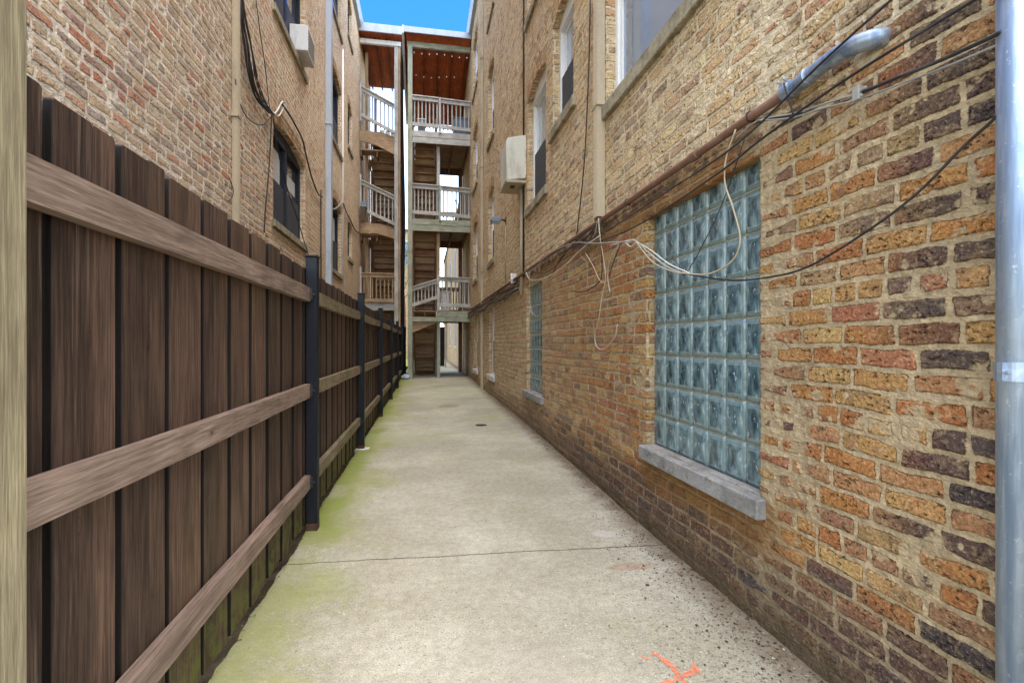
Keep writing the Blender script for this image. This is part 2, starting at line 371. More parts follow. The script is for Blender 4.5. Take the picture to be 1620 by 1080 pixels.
    disc(.49, 9.45, .22, .22, .55, (.20, .17, .12)); disc(1.16, 2.66, .14, .05, .38, (.30, .13, .07)); disc(1.2, 3.15, .10, .06, .3, (.62, .62, .60))
    disc(.35, 1.9, .30, .2, .28, (.30, .27, .22)); disc(-.1, 6.6, .8, .5, .25, (.42, .43, .27))
    disc(.6, 12., .9, 1.2, .3, (.50, .52, .36))
    # saw-cut / tooled joints
    jn = s.mul(s.sub(s.noise(xy, 2.6, 4, .65), .5), .05); jn2 = s.mul(s.sub(s.noise(xy, 30., 3, .65), .5), .012)
    lines = None
    for yy, sk, wd, x0, st_ in ((2.925, .004, .0058, -9., 1.), (6.60, .14, .008, -.1, .8), (5.92, -.03, .006, -.6, .35), (10.6, .0, .012, -9., .5), (13.6, .0, .014, -9., .5), (0.1, 0., .006, -9., 1.)):
        d = s.M('ABSOLUTE', s.sub(s.sub(s.add(s.add(y, jn), jn2), yy), s.mul(x, sk)))
        l = s.mul(s.mul(s.step(d, wd*.5, wd, 1., 0.), s.step(x, x0, x0+.1)), st_)
        lines = l if lines is None else s.M('MAXIMUM', lines, l)
    c = s.mix(s.mul(lines, .85), c, (.075, .062, .045))
    h = s.add(s.mul(fine, .0012), s.add(s.mul(mid, .002), s.mul(s.mul(peb, wear), .0012))); h = s.sub(h, s.add(s.mul(lines, .006), s.mul(pitd, .0015)))
    s.bsdf(c, .9, normal=s.bump(h, 1., 1.), spec=.2)
    return s.m
def stone_mat(name, base, dark, sc=1.):
    s = NT(name); p = s.pos(); n = s.noise(p, 5.*sc, 4, .65); g = s.noise(s.scale(p, (1, .35, 1)), 95.*sc, 4, .75); l = s.noise(p, 17.*sc, 3, .6)
    c = s.mix(s.step(n, .4, .66), base, dark); c = s.mix(1., c, s.lin(g, .3, .7, .70, 1.22), 'MULTIPLY')
    c = s.mix(s.step(l, .60, .68, 0., .5), c, (.09, .085, .06))
    s.bsdf(c, .93, normal=s.bump(s.add(s.mul(g, .004), s.mul(n, .003)), .9, 1.), spec=.2); return s.m
def glass_pane_mat(name, tint=(.03, .04, .055), rough=.04):
    s = NT(name); p = s.pos(); n = s.noise(p, 1.6, 2)
    s.bsdf(s.mix(n, tint, tuple(k*1.8 for k in tint)), rough, 0., s.bump(n, .06, .02), spec=.9, Coat_Weight=.6, Coat_Roughness=.03); return s.m
def glass_block_mat(name):
    """thick hollow glass: teal body, with refraction and glints painted into its colour"""
    s = NT(name); uv = s.uv(); r = s.isl(); o = s.xyz(uv)
    q = s.shift(uv, s.comb(s.mul(r, 1.3), s.mul(r, .9), s.mul(r, 2.)))
    wv = s.noise(q, 1.9, 2, .5, .8); wv2 = s.noise(s.scale(q, (1.6, .55, 1.)), 5., 3, .6, 1.2)
    pa = s.M('SINE', s.add(s.mul(s.add(o[0], s.mul(o[1], .75)), 7.2), s.mul(wv, 9.)))
    pb = s.M('SINE', s.add(s.mul(s.sub(s.mul(o[0], 1.3), s.mul(o[1], .8)), 7.8), s.mul(wv2, 6.)))
    val = s.add(s.add(.52, s.mul(pa, .10)), s.add(s.mul(pb, .09), s.add(s.mul(s.sub(.5, o[0]), .26), s.mul(s.sub(wv2, .5), .5))))  # pale-to-dark sweep of refracted light painted across each block
    depth = s.ramp(val, [(0, (.012, .030, .040)), (.30, (.028, .065, .085)), (.45, (.075, .145, .175)), (.60, (.16, .27, .30)), (.74, (.28, .40, .43)), (1, (.62, .72, .75))])
    streak = s.mul(s.step(s.mul(pa, pb), .80, .98), s.step(wv2, .42, .55)); depth = s.mix(s.mul(streak, .65), depth, (.78, .86, .88))  # curved highlights painted into the base colour
    ed = s.M('MINIMUM', s.M('MINIMUM', o[0], s.sub(1., o[0])), s.M('MINIMUM', o[1], s.sub(1., o[1])))
    rim = s.step(ed, .085, .10, 1., 0.); rim2 = s.mul(s.step(ed, .085, .11), s.step(ed, .12, .15, 1., 0.))
    c = s.mix(rim, depth, s.mix(s.noise(q, 6., 2), (.15, .24, .25), (.23, .34, .35)))
    c = s.mix(s.mul(rim2, .45), c, (.42, .52, .53))  # bright rim line painted on as a highlight
    s.bsdf(c, .09, 0., s.bump(s.add(wv2, s.mul(wv, 2.)), .5, .012), spec=.8, Coat_Weight=.5, Coat_Roughness=.05, Transmission_Weight=.12)
    return s.m

M = {}
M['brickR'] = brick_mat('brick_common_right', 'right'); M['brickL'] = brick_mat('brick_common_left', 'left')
M['brickF'] = brick_mat('brick_common_far', 'far', disp=False)
M['brickRf'] = brick_mat('brick_common_right_flat', 'right', disp=False)
M['concrete'] = concrete_mat('alley_concrete')
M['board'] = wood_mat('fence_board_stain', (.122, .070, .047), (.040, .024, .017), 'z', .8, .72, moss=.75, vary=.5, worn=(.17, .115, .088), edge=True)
M['rail'] = wood_mat('fence_rail_faded', (.31, .225, .175), (.155, .105, .08), 'y', .8, .8, moss=.0, vary=.15)
M['railmoss'] = wood_mat('fence_rail_mossy', (.29, .235, .155), (.16, .125, .08), 'y', .8, .8, moss=1., vary=.2)
M['navy'] = paint_mat('post_black_paint', (.006, .008, .013), .55, .25, spec=.25, dark=(.05, .04, .035))
M['rust'] = paint_mat('post_foot_rust', (.07, .034, .022), .9, .5, spec=.2)
M['treated'] = wood_mat('treated_post', (.35, .29, .18), (.20, .165, .10), 'z', .9, .85, moss=0., vary=.05)
for k in 'xyz':
    M['grey_'+k] = wood_mat('weathered_grey_'+k, (.50, .49, .47), (.32, .31, .28), k, 1., .85, moss=0., vary=.12)
    M['green_'+k] = wood_mat('weathered_green_'+k, (.42, .43, .36), (.22, .24, .16), k, 1., .85, moss=0., vary=.12)
    M['tan_'+k] = wood_mat('weathered_tan_'+k, (.42, .30, .185), (.25, .165, .10), k, 1., .85, moss=0., vary=.2)
    M['brown_'+k] = wood_mat('raw_brown_'+k, (.30, .17, .10), (.16, .085, .05), k, 1., .85, moss=0., vary=.25)
M['ply'] = wood_mat('red_plywood', (.47, .12, .036), (.26, .055, .020), 'y', .4, .7, knots=False, vary=.1)
M['plyframe'] = wood_mat('red_joist', (.24, .065, .028), (.12, .03, .014), 'y', .6, .75, vary=.15)
M['white'] = paint_mat('white_vinyl', (.74, .75, .76), .45, .18)
M['whitewd'] = paint_mat('white_painted_wood', (.70, .71, .72), .6, .35)
M['alu'] = paint_mat('grey_downspout', (.46, .51, .58), .35, .3, metal=.35)
M['tanpipe'] = paint_mat('tan_downspout', (.44, .36, .25), .5, .35)
M['brownpipe'] = paint_mat('brown_conduit', (.19, .098, .062), .6, .5, scale=12., streak=False, dark=(.28, .19, .14))
M['galv'] = galv_mat('galvanised')
M['box'] = paint_mat('cream_box', (.62, .61, .54), .5, .5, dark=(.33, .29, .2))
M['dark'] = paint_mat('dark_frame', (.014, .018, .032), .5, .2, spec=.3)
M['screen'] = paint_mat('insect_screen', (.050, .055, .065), .75, .2, scale=3.)
M['pane'] = glass_pane_mat('window_glass', (.045, .055, .07)); M['panesky'] = glass_pane_mat('window_glass_pale', (.24, .30, .38))  # the pale glass has reflected sky painted into its base colour
M['panenear'] = glass_pane_mat('window_glass_sky', (.13, .18, .26), .08)  # sky reflection painted in as a blue base colour
M['blind'] = paint_mat('window_blind', (.58, .60, .60), .7, .15)
M['sill'] = stone_mat('limestone_sill', (.40, .355, .26), (.22, .19, .12)); M['sillgrey'] = stone_mat('grey_concrete_sill', (.33, .325, .31), (.22, .215, .205))
M['sillwhite'] = stone_mat('white_painted_sill', (.68, .69, .70), (.5, .5, .48))
M['gblock'] = glass_block_mat('glass_block'); M['grout'] = stone_mat('block_grout', (.62, .53, .38), (.42, .35, .24), 3.)
M['cblack'] = paint_mat('cable_black', (.022, .021, .022), .55, .3); M['cgrey'] = paint_mat('cable_grey', (.30, .29, .27), .6, .3)
M['cwhite'] = paint_mat('cable_white', (.68, .66, .60), .5, .3); M['ctan'] = paint_mat('cable_tan', (.48, .40, .28), .55, .3)
M['soil'] = stone_mat('soil', (.085, .062, .038), (.05, .038, .022), 2.); M['earth'] = stone_mat('bare_earth', (.20, .17, .12), (.13, .11, .07), .3)
M['gutter'] = paint_mat('white_gutter', (.34, .38, .44), .4, .25, metal=.2); M['bluegrey'] = paint_mat('bluegrey_plastic', (.17, .24, .34), .5, .2)
M['black'] = paint_mat('black_plastic', (.02, .02, .022), .5, .3); M['roofing'] = stone_mat('roofing_felt', (.10, .10, .10), (.06, .06, .06))
M['bulb'] = paint_mat('bulb_glass', (.85, .85, .82), .2, 0.); M['foil'] = paint_mat('blue_white_plastic', (.50, .58, .72), .4, .2, scale=40.)
M['orange'] = None

# ------------------------------------------------------------------ dense brick walls with real openings
def axis_steps(a, b, f, snaps):
    out = [a]
    while out[-1] < b: out.append(out[-1]+f(out[-1]))
    out[-1] = b; out = np.array(out)
    for sv in snaps:
        if a < sv < b:
            i = int(np.argmin(abs(out-sv))); out[i] = sv
    return np.unique(out)
def arch_top(o, y):
    yc = (o['y0']+o['y1'])/2; hw = (o['y1']-o['y0'])/2
    return o['z1'] - o.get('rise', 0)*np.clip(((y-yc)/hw)**2, 0, 1)
def brick_wall(name, side, X, ys, zs, ops, mat, parent, depth=.115):
    ny, nz = len(ys), len(zs)
    Y, Z = np.meshgrid(ys, zs, indexing='ij')
    co = np.stack([np.full(Y.size, X), Y.ravel(), Z.ravel()], 1)
    yc = (ys[:-1]+ys[1:])/2; zc = (zs[:-1]+zs[1:])/2
    keep = np.ones((ny-1, nz-1), bool); dep = np.zeros((ny-1, nz-1))
    for o in ops:
        iy = (yc > o['y0']) & (yc < o['y1']); top = arch_top(o, yc)
        hole = iy[:, None] & (zc[None, :] > o['z0']) & (zc[None, :] < top[:, None]); keep &= ~hole; dep[hole] = o.get('depth', depth)
    I, J = np.nonzero(keep); a = I*nz+J; b = (I+1)*nz+J; c = (I+1)*nz+J+1; d = I*nz+J+1
    faces = np.stack([a, d, c, b], 1) if side > 0 else np.stack([a, b, c, d], 1)
    extra_v = []; extra_f = []; NS = 5; base = len(co); cache = {}
    uvx = Y.ravel().copy(); exu = []; exz = []
    def deep(i, j, k, D):
        if k == 0: return i*nz+j
        key = (i, j, k)
        if key not in cache:
            cache[key] = base+len(extra_v); w = D*k/NS
            extra_v.append((X+side*w, ys[i], zs[j])); exu.append(ys[i]+w); exz.append(zs[j])
        return cache[key]
    def strip(p, q, D, flip):
        for k in range(NS):
            f = [deep(*p, k, D), deep(*q, k, D), deep(*q, k+1, D), deep(*p, k+1, D)]
            extra_f.append(f[::-1] if flip else f)
    H = ~keep
    for i, j in zip(*np.nonzero(H)):
        D = dep[i, j]
        if i > 0 and keep[i-1, j]: strip((i, j), (i, j+1), D, side < 0)
        if i < ny-2 and keep[i+1, j]: strip((i+1, j), (i+1, j+1), D, side > 0)
        if j > 0 and keep[i, j-1]: strip((i, j), (i+1, j), D, side > 0)
        if j < nz-2 and keep[i, j+1]: strip((i, j+1), (i+1, j+1), D, side < 0)
    if extra_v:
        co = np.vstack([co, np.array(extra_v)]); faces = np.vstack([faces, np.array(extra_f)])
        U = np.concatenate([uvx, exu]); V = np.concatenate([Z.ravel(), exz])
    else: U, V = uvx, Z.ravel()
    used = np.unique(faces); remap = np.full(len(co), -1); remap[used] = np.arange(len(used))
    co = co[used]; U = U[used]; V = V[used]; faces = remap[faces]
    off = world_loc(parent); co = co-np.array(off)
    me = bpy.data.meshes.new(name); me.vertices.add(len(co)); me.vertices.foreach_set('co', co.ravel().astype(np.float32))
    nf = len(faces); me.loops.add(nf*4); me.loops.foreach_set('vertex_index', faces.ravel().astype(np.int32))
    me.polygons.add(nf); me.polygons.foreach_set('loop_start', np.arange(0, nf*4, 4, dtype=np.int32))
    me.polygons.foreach_set('use_smooth', np.ones(nf, bool))
    uvl = me.uv_layers.new(name='UVMap'); fl = faces.ravel()
    uvl.data.foreach_set('uv', np.stack([U[fl], V[fl]], 1).ravel().astype(np.float32))
    me.update(calc_edges=True); me.materials.append(mat)
    o = bpy.data.objects.new(name, me); COL.objects.link(o); o.parent = parent
    return o
def quad_uv(mb_name, quads, mat, parent):
    """flat quads with metre UVs: list of (4 points, 4 uvs)"""
    me = bpy.data.meshes.new(mb_name); off = world_loc(parent) if parent else Vector((0, 0, 0))
    vs = []; fs = []; uvs = []
    for ps, us in quads:
        n = len(vs); vs += [tuple(Vector(p)-off) for p in ps]; fs.append((n, n+1, n+2, n+3)); uvs += us
    me.from_pydata(vs, [], fs); l = me.uv_layers.new(name='UVMap')
    for i, w in enumerate(uvs): l.data[i].uv = w
    me.materials.append(mat); o = bpy.data.objects.new(mb_name, me); COL.objects.link(o)
    if parent: o.parent = parent
    return o

# openings -----------------------------------------------------------------------------------------
RW = [ # right building
 dict(k='gb', y0=2.02, y1=3.185, z0=.52, z1=2.075, depth=.055),
 dict(k='gb', y0=6.205, y1=7.16, z0=.53, z1=2.03, depth=.055),
 dict(k='w', y0=2.35, y1=3.95, z0=3.17, z1=4.9, rise=.0, near=1),
 dict(k='w', y0=4.86, y1=5.66, z0=3.68, z1=4.98, rise=.10),
 dict(k='w', y0=6.0, y1=7.08, z0=3.14, z1=4.80, rise=.12),
 dict(k='w', y0=10.55, y1=11.45, z0=3.02, z1=4.66, rise=.12),
 dict(k='w', y0=13.75, y1=14.95, z0=3.02, z1=4.68, rise=.12),
 dict(k='w', y0=6.0, y1=7.08, z0=5.86, z1=7.5, rise=.12),
 dict(k='w', y0=10.55, y1=11.45, z0=5.74, z1=7.42, rise=.12),
 dict(k='w', y0=13.75, y1=14.95, z0=5.72, z1=7.42, rise=.12),
 dict(k='w', y0=10.55, y1=11.45, z0=8.5, z1=10.1, rise=.12),
 dict(k='w', y0=13.75, y1=14.95, z0=8.5, z1=10.1, rise=.12),
 dict(k='g', y0=10.5, y1=11.35, z0=.50, z1=2.02, rise=0.),
 dict(k='g', y0=13.7, y1=14.7, z0=.46, z1=2.02, rise=0.),
]
LW = [
 dict(k='dd', y0=7.15, y1=9.0, z0=2.86, z1=4.30, rise=.12), dict(k='dd', y0=7.15, y1=9.0, z0=5.74, z1=7.3, rise=.12),
 dict(k='d', y0=11.35, y1=12.85, z0=2.86, z1=4.52, rise=.14), dict(k='d', y0=11.35, y1=12.85, z0=5.78, z1=7.46, rise=.14), dict(k='d', y0=11.35, y1=12.85, z0=8.68, z1=10.3, rise=.14),
 dict(k='d', y0=13.95, y1=14.75, z0=3.52, z1=4.52, rise=.1), dict(k='d', y0=13.95, y1=14.75, z0=6.52, z1=7.75, rise=.1), dict(k='d', y0=13.95, y1=14.75, z0=9.5, z1=10.6, rise=.1),
]
Bright = empty('brick_building', (XR+3, 8, 0), 'tan and orange brick building with glass block windows on the right of the alley', 'building')
Bleft = empty('brick_building', (XL-3, 9, 0), 'pale brick building with dark framed windows behind the wooden fence', 'building')
R0, R1 = .55, 19.2
ys = axis_steps(R0, R1, lambda y: .0052*(max(y, 1.1)/2)**1.15, [o[k] for o in RW for k in ('y0', 'y1')])
zs = axis_steps(-.25, 10.85, lambda z: .0062 if z < 2.5 else (.011 if z < 5.3 else .02), [o[k] for o in RW for k in ('z0', 'z1')])
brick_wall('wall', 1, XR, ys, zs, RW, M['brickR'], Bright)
L0, L1_ = 1.6, 20.0
ys = axis_steps(L0, L1_, lambda y: .0085*(y/3)**1.1, [o[k] for o in LW for k in ('y0', 'y1')])
zs = axis_steps(.0, 11.1, lambda z: .2 if z < 1.2 else (.0095 if z < 4.8 else .017), [o[k] for o in LW for k in ('z0', 'z1')])
brick_wall('wall', -1, XL, ys, zs, LW, M['brickL'], Bleft)
# the other sides and the roofs of both buildings
def back_of(side, X, y0, y1, z1, mat, parent):
    X2 = X+side*6
    q = [([(X, y0, -.25), (X2, y0, -.25), (X2, y0, z1), (X, y0, z1)], [(0, -.25), (6, -.25), (6, z1), (0, z1)]),
         ([(X2, y1, -.25), (X, y1, -.25), (X, y1, z1), (X2, y1, z1)], [(0, -.25), (6, -.25), (6, z1), (0, z1)]),
         ([(X2, y0, -.25), (X2, y1, -.25), (X2, y1, z1), (X2, y0, z1)], [(y0, -.25), (y1, -.25), (y1, z1), (y0, z1)])]
    quad_uv('side_wall', q, mat, parent)
    MB().box(X+side*.02, X2, y0+.02, y1-.02, z1-.06, z1+.04).build('roof', M['roofing'], parent)
back_of(1, XR, R0, R1, 10.8, M['brickRf'], Bright); back_of(-1, XL, L0, L1_, 11.05, M['brickF'], Bleft)
# gutters along the eaves
for X, sd, y0, y1, z, p in ((XR, 1, R0, 15.6, 10.72, Bright), (XL, -1, L0, 16.3, 11.05, Bleft)):
    g = MB(); prof = [(X+sd*.02, z-.06), (X-sd*.10, z-.02), (X-sd*.15, z+.13), (X-sd*.16, z+.18), (X+sd*.02, z+.18)]
    g.prism(prof, 'y', y0, y1); g.build('gutter', M['gutter'], p, smooth=False)

# windows ------------------------------------------------------------------------------------------
def side_box(m, side, X, y0, y1, w0, w1, z0, z1): return m.box(X+side*w0, X+side*w1, y0, y1, z0, z1)
def sill(parent, side, X, o, mat, proud=.055, h=.10, name='sill', over=.09, bev=.006):
    m = MB(); z1 = o['z0']+.004; d = o.get('depth', .115)
    vs = []
    n = 14; rr = random.Random(int(o['y0']*100))
    y0, y1 = o['y0']-over, o['y1']+over
    side_box(m, side, X, y0, y1, -proud, .004, z1-h, z1)
    side_box(m, side, X, o['y0']+.003, o['y1']-.003, .0045, d+.0, z1-h, z1+.010)
    return m.build(name, mat, parent, bevel=bev)
def arch(parent, side, X, o, mat):
    """soldier course: bricks on end following the segmental head"""
    m = MB(); y0, y1, z1, rise = o['y0'], o['y1'], o['z1'], o.get('rise', 0); n = max(8, int((y1-y0+.1)/.075)); rr = random.Random(int(y0*77+z1*9))
    for i in range(n):
        ta = -1+2*(i+.07)/n; tb = -1+2*(i+.93)/n; hw = (y1-y0)/2; yc = (y0+y1)/2; j = rr.uniform(.001, .007)
        k = rise/hw*1.5
        def pt(t, r): return (yc+t*hw*1.02+t*k*r, z1-rise*t*t+r)
        a, b = pt(ta, -.004), pt(tb, -.004); c, d = pt(tb, .19), pt(ta, .19)
        m.prism([a, b, c, d], 'x', X-side*(.004+j), X+side*.06)
    return m.build('arch', mat, parent, bevel=.003)
s_ = NT('arch_brick'); rr_ = s_.isl(); nn_ = s_.noise(s_.pos(), 40., 4, .7)
s_.bsdf(s_.mix(1., s_.ramp(rr_, [(0, (.30, .17, .08)), (.35, (.40, .25, .12)), (.65, (.34, .19, .09)), (1, (.46, .32, .18))]), s_.lin(nn_, .25, .75, .6, 1.3), 'MULTIPLY'), .9, normal=s_.bump(nn_, .8, .006), spec=.2)
M['archb'] = s_.m
def window(parent, side, X, o, style):
    y0, y1, z0, z1 = o['y0'], o['y1'], o['z0'], o['z1']; rise = o.get('rise', 0); d0 = .075
    fr = M['dark'] if style == 'dark' else M['white']; fw = .06 if style != 'dark' else .07
    zt = z1-rise
    m = MB()
    for a, b in ((y0+.002, y0+fw), (y1-fw, y1-.002)): side_box(m, side, X, a, b, d0, d0+.09, z0+.010, zt)
    side_box(m, side, X, y0+fw, y1-fw, d0+.002, d0+.088, z0+.010, z0+fw)
    # head follows the arch
    N = 10; pts = [(y0+.002, zt-fw), (y1-.002, zt-fw)] + [(y1-.002-(y1-y0-.004)*i/N, float(arch_top(o, y1-.002-(y1-y0-.004)*i/N))+.012) for i in range(N+1)]
    m.prism(pts, 'x', X+side*(d0-.004), X+side*(d0+.094))
    bays = [(y0+fw, y1-fw)]
    if style == 'dark' and o['k'] == 'dd':
        ym = (y0+y1)/2; side_box(m, side, X, ym-.05, ym+.05, d0-.008, d0+.09, z0+fw, zt-fw); bays = [(y0+fw, ym-.05), (ym+.05, y1-fw)]
    w = m.build('window', fr, parent, bevel=.004)
    # dark room behind
    MB().box(X+side*(d0+.10), X+side*(d0+.12), y0+.001, y1-.001, z0, zt).build('backing', M['black'], w)
    zb, ztt = z0+fw, zt-fw; zm = (zb+ztt)/2
    for bi, (a, b) in enumerate(bays):
        sm = MB(); sw = .04
        for q0, q1, dd in ((zm-.02, ztt, .045), (zb, zm+.02, .022)):
            side_box(sm, side, X, a, a+sw, d0+dd, d0+dd+.03, q0, q1); side_box(sm, side, X, b-sw, b, d0+dd, d0+dd+.03, q0, q1)
            side_box(sm, side, X, a+sw, b-sw, d0+dd+.001, d0+dd+.029, q0, q0+sw); side_box(sm, side, X, a+sw, b-sw, d0+dd+.001, d0+dd+.029, q1-sw, q1)
        sm.build('sash', fr, w, bevel=.003)
        pn = MB(); side_box(pn, side, X, a+sw, b-sw, d0+.06, d0+.066, zm, ztt-sw); side_box(pn, side, X, a+sw, b-sw, d0+.038, d0+.043, zb+sw, zm)
        pn.build('pane', M['panenear' if o.get('near') else ('panesky' if style == 'white' else 'pane')], w)
        if not o.get('near') and (style == 'white' or R.random() < .9):
            sc = MB(); side_box(sc, side, X, a+.012, b-.012, d0+.012, d0+.016, zb+.01, zm); sc.build('screen', M['screen'], w)
        if style == 'dark' and o['z0'] < 3:
            bl = MB(); side_box(bl, side, X, a+sw+.03, b-sw-.03, d0+.052, d0+.056, zm+.12 if bi else zm-.05, ztt-sw-.2 if bi else ztt-.1); bl.build('blind', M['blind'], w)
    return w
def glass_block_window(parent, o, cols, rows, ya, yb, name='glass_block_window'):
    y0, y1, z0 = o['y0'], o['y1'], o['z0']; pz = .2032; py = (yb-ya)/cols; X = XR+.052
    m = MB(); m.box(X+.006, X+.09, ya-.02, yb+.02, z0, z0+rows*pz+.02); w = m.build('glass_block_window', M['grout'], parent)
    vs = []; fs = []; uvs = []; G = 9
    for i in range(cols):
        for j in range(rows):
            ca = ya+py*i; cz = z0+.008+pz*j; g = .0045; base = len(vs); rr = random.Random(i*31+j); tl = rr.uniform(-.0012, .0012); t2 = rr.uniform(-.0012, .0012); flip = rr.random() < .5
            for a in range(G+1):
                for b in range(G+1):
                    s, t = a/G, b/G; e = min(s, 1-s, t, 1-t)
                    bul = .0 if e == 0 else .0055
                    wv = .0022*math.sin((s+t*(1 if flip else -1))*7.5+i)*min(1, e*6) + .0016*math.sin((s*3-t*5)*2.4+j)*min(1, e*6)
                    vs.append((X-bul-wv+tl*(s-.5)*2+t2*(t-.5)*2, ca+g+(py-2*g)*s, cz+g+(pz-2*g)*t)); uvs.append((s, t))
            for a in range(G):
                for b in range(G):
                    q = base+a*(G+1)+b; fs.append((q, q+1, q+G+2, q+G+1))
            # skirt
            rim = [base+a*(G+1) for a in range(G+1)] + [base+G*(G+1)+b for b in range(1, G+1)] + [base+a*(G+1)+G for a in range(G-1, -1, -1)] + [base+b for b in range(G-1, 0, -1)]
            n0 = len(vs)
            for r_ in rim: p = vs[r_]; vs.append((p[0]+.02, p[1], p[2])); uvs.append(uvs[r_])
            for k in range(len(rim)): fs.append((rim[k], rim[(k+1) % len(rim)], n0+(k+1) % len(rim), n0+k))
    off = world_loc(w); me = bpy.data.meshes.new('glass_blocks'); me.from_pydata([tuple(Vector(p)-off) for p in vs], [], fs)
    l = me.uv_layers.new(name='UVMap')
    for p in me.polygons:
        for li in p.loop_indices: l.data[li].uv = uvs[me.loops[li].vertex_index]
    bm = bmesh.new(); bm.from_mesh(me); bmesh.ops.recalc_face_normals(bm, faces=bm.faces); bm.to_mesh(me); bm.free()
    me.polygons.foreach_set('use_smooth', [True]*len(me.polygons)); me.materials.append(M['gblock'])
    ob = bpy.data.objects.new('glass_blocks', me); COL.objects.link(ob); ob.parent = w
    return w
for o in RW:
    if o['k'] == 'gb':
        near = o['y0'] < 4
        w = glass_block_window(Bright, o, 7 if near else 6, 8, *( (2.045, 3.19) if near else (6.205, 7.16) ))
        sill(w, 1, XR, o, M['sillgrey'], .05, .095, over=.035 if near else .10, bev=.008)
    else:
        w = window(Bright, 1, XR, o, 'white')
        sill(w, 1, XR, o, M['sillwhite'] if o['k'] == 'g' else M['sill'], .045, .11, over=.10)
        if o.get('rise'): arch(w, 1, XR, o, M['archb'])
for o in LW:
    w = window(Bleft, -1, XL, o, 'dark'); sill(w, -1, XL, o, M['sill'], .05, .10, over=.06); arch(w, -1, XL, o, M['archb'])

# ------------------------------------------------------------------ ground
g = MB(); N = 400
g.add([(-N, -N, -.30), (N, -N, -.30), (N, N, -.30), (-N, N, -.30)], [(0, 1, 2, 3)])
meta(g.build('ground', M['earth']), kind='structure')
def sheet(name, x0f, x1f, ya, yb, ny, nx, mat, zoff=0., thick=.12):
    vs = []; fs = []
    for i in range(ny+1):
        y = ya+(yb-ya)*i/ny; a, b = x0f(y), x1f(y)
        for j in range(nx+1): x = a+(b-a)*j/nx; vs.append((x, y, ground_z(x, y)+zoff))
    for i in range(ny):
        for j in range(nx): q = i*(nx+1)+j; fs.append((q, q+1, q+nx+2, q+nx+1))
    n0 = len(vs)                                   # broken left edge going down
    for i in range(ny+1): p = vs[i*(nx+1)]; vs.append((p[0]-.006, p[1], p[2]-thick))
    for i in range(ny): fs.append((i*(nx+1), (i+1)*(nx+1), n0+i+1, n0+i))
    return meta(MB().add(vs, fs).build(name, mat), kind='structure')
er = random.Random(3); edge_noise = [er.uniform(-1, 1) for _ in range(900)]
def edge_x(y):
    t = (y+3)*28; i = int(t); f = t-i; n = edge_noise[i % 900]*(1-f)+edge_noise[(i+1) % 900]*f
    t2 = (y+3)*5; i2 = int(t2); f2 = t2-i2; n2 = edge_noise[(i2+50) % 900]*(1-f2)+edge_noise[(i2+51) % 900]*f2
    return fence_x(y)-.034+.006*n+.010*n2
sheet('path', edge_x, lambda y: 1.60 if y < 19.2 else 4.0, -3, 24, 1500, 14, M['concrete'])
sheet('far_path', lambda y: -6., lambda y: 6., 24, 60, 8, 4, M['concrete'], zoff=.0)
# strip of bare soil under and behind the fence
vs = []; fs = []; rr = random.Random(12); ny = 420
for i in range(ny+1):
    y = -3+24*i/ny
    for j, x in enumerate((XL-.05, -1.4, -1.0, -.80, -.74, -.70, -.66, -.60)):
        vs.append((x, y, ground_z(x, y)-.035+rr.uniform(-.012, .012)-(.03 if j == 7 else 0)))
for i in range(ny):
    for j in range(7): q = i*8+j; fs.append((q, q+1, q+9, q+8))
meta(MB().add(vs, fs).build('soil_strip', M['soil']), kind='structure')

# dirt and leaf crumbs at the foot of the right wall
m = MB(); rr = random.Random(5)
for i in range(2600):
    y = 1.0+rr.random()**1.5*9; x = 1.49-abs(rr.gauss(0, .17 if y < 3.5 else .06))
    if x < .3: continue
    z = ground_z(x, y)+.002; s = rr.uniform(.002, .0085)*(1 if rr.random() < .93 else 1.8); a = rr.uniform(0, 6.28); e = rr.uniform(.3, 1.)
    c_, s2 = math.cos(a)*s, math.sin(a)*s; h = rr.uniform(.0005, .004)
    m.add([(x-c_, y-s2, z), (x+s2*e, y-c_*e, z+h), (x+c_, y+s2, z+h*.4), (x-s2*e, y+c_*e, z+h*1.2)], [(0, 1, 2, 3)])
s_ = NT('crumbs'); r_ = s_.isl(); s_.bsdf(s_.ramp(r_, [(0, (.045, .03, .02)), (.5, (.12, .08, .045)), (.8, (.2, .13, .06)), (.93, (.26, .22, .15)), (1, (.5, .48, .42))]), .95, spec=.1); M['crumb'] = s_.m
meta(m.build('debris', M['crumb']), 'dry leaf crumbs and grit scattered on the concrete along the right brick wall', 'debris', kind='stuff')
m = MB()
for i in range(700):
    y = 1.0+rr.random()**1.3*13; x = edge_x(y)+rr.gauss(-.012, .02)
    z = ground_z(x, y)+(.002 if x > edge_x(y) else -.02); s = rr.uniform(.002, .009); a = rr.uniform(0, 6.28); c_, s2 = math.cos(a)*s, math.sin(a)*s; h = rr.uniform(.001, .006)
    m.add([(x-c_, y-s2, z), (x+s2*.6, y-c_*.6, z+h), (x+c_, y+s2, z+h*.4), (x-s2*.6, y+c_*.6, z+h)], [(0, 1, 2, 3)])
meta(m.build('debris', M['crumb']), 'grit and crumbs in the gap between the fence and the concrete path', 'debris', kind='stuff')

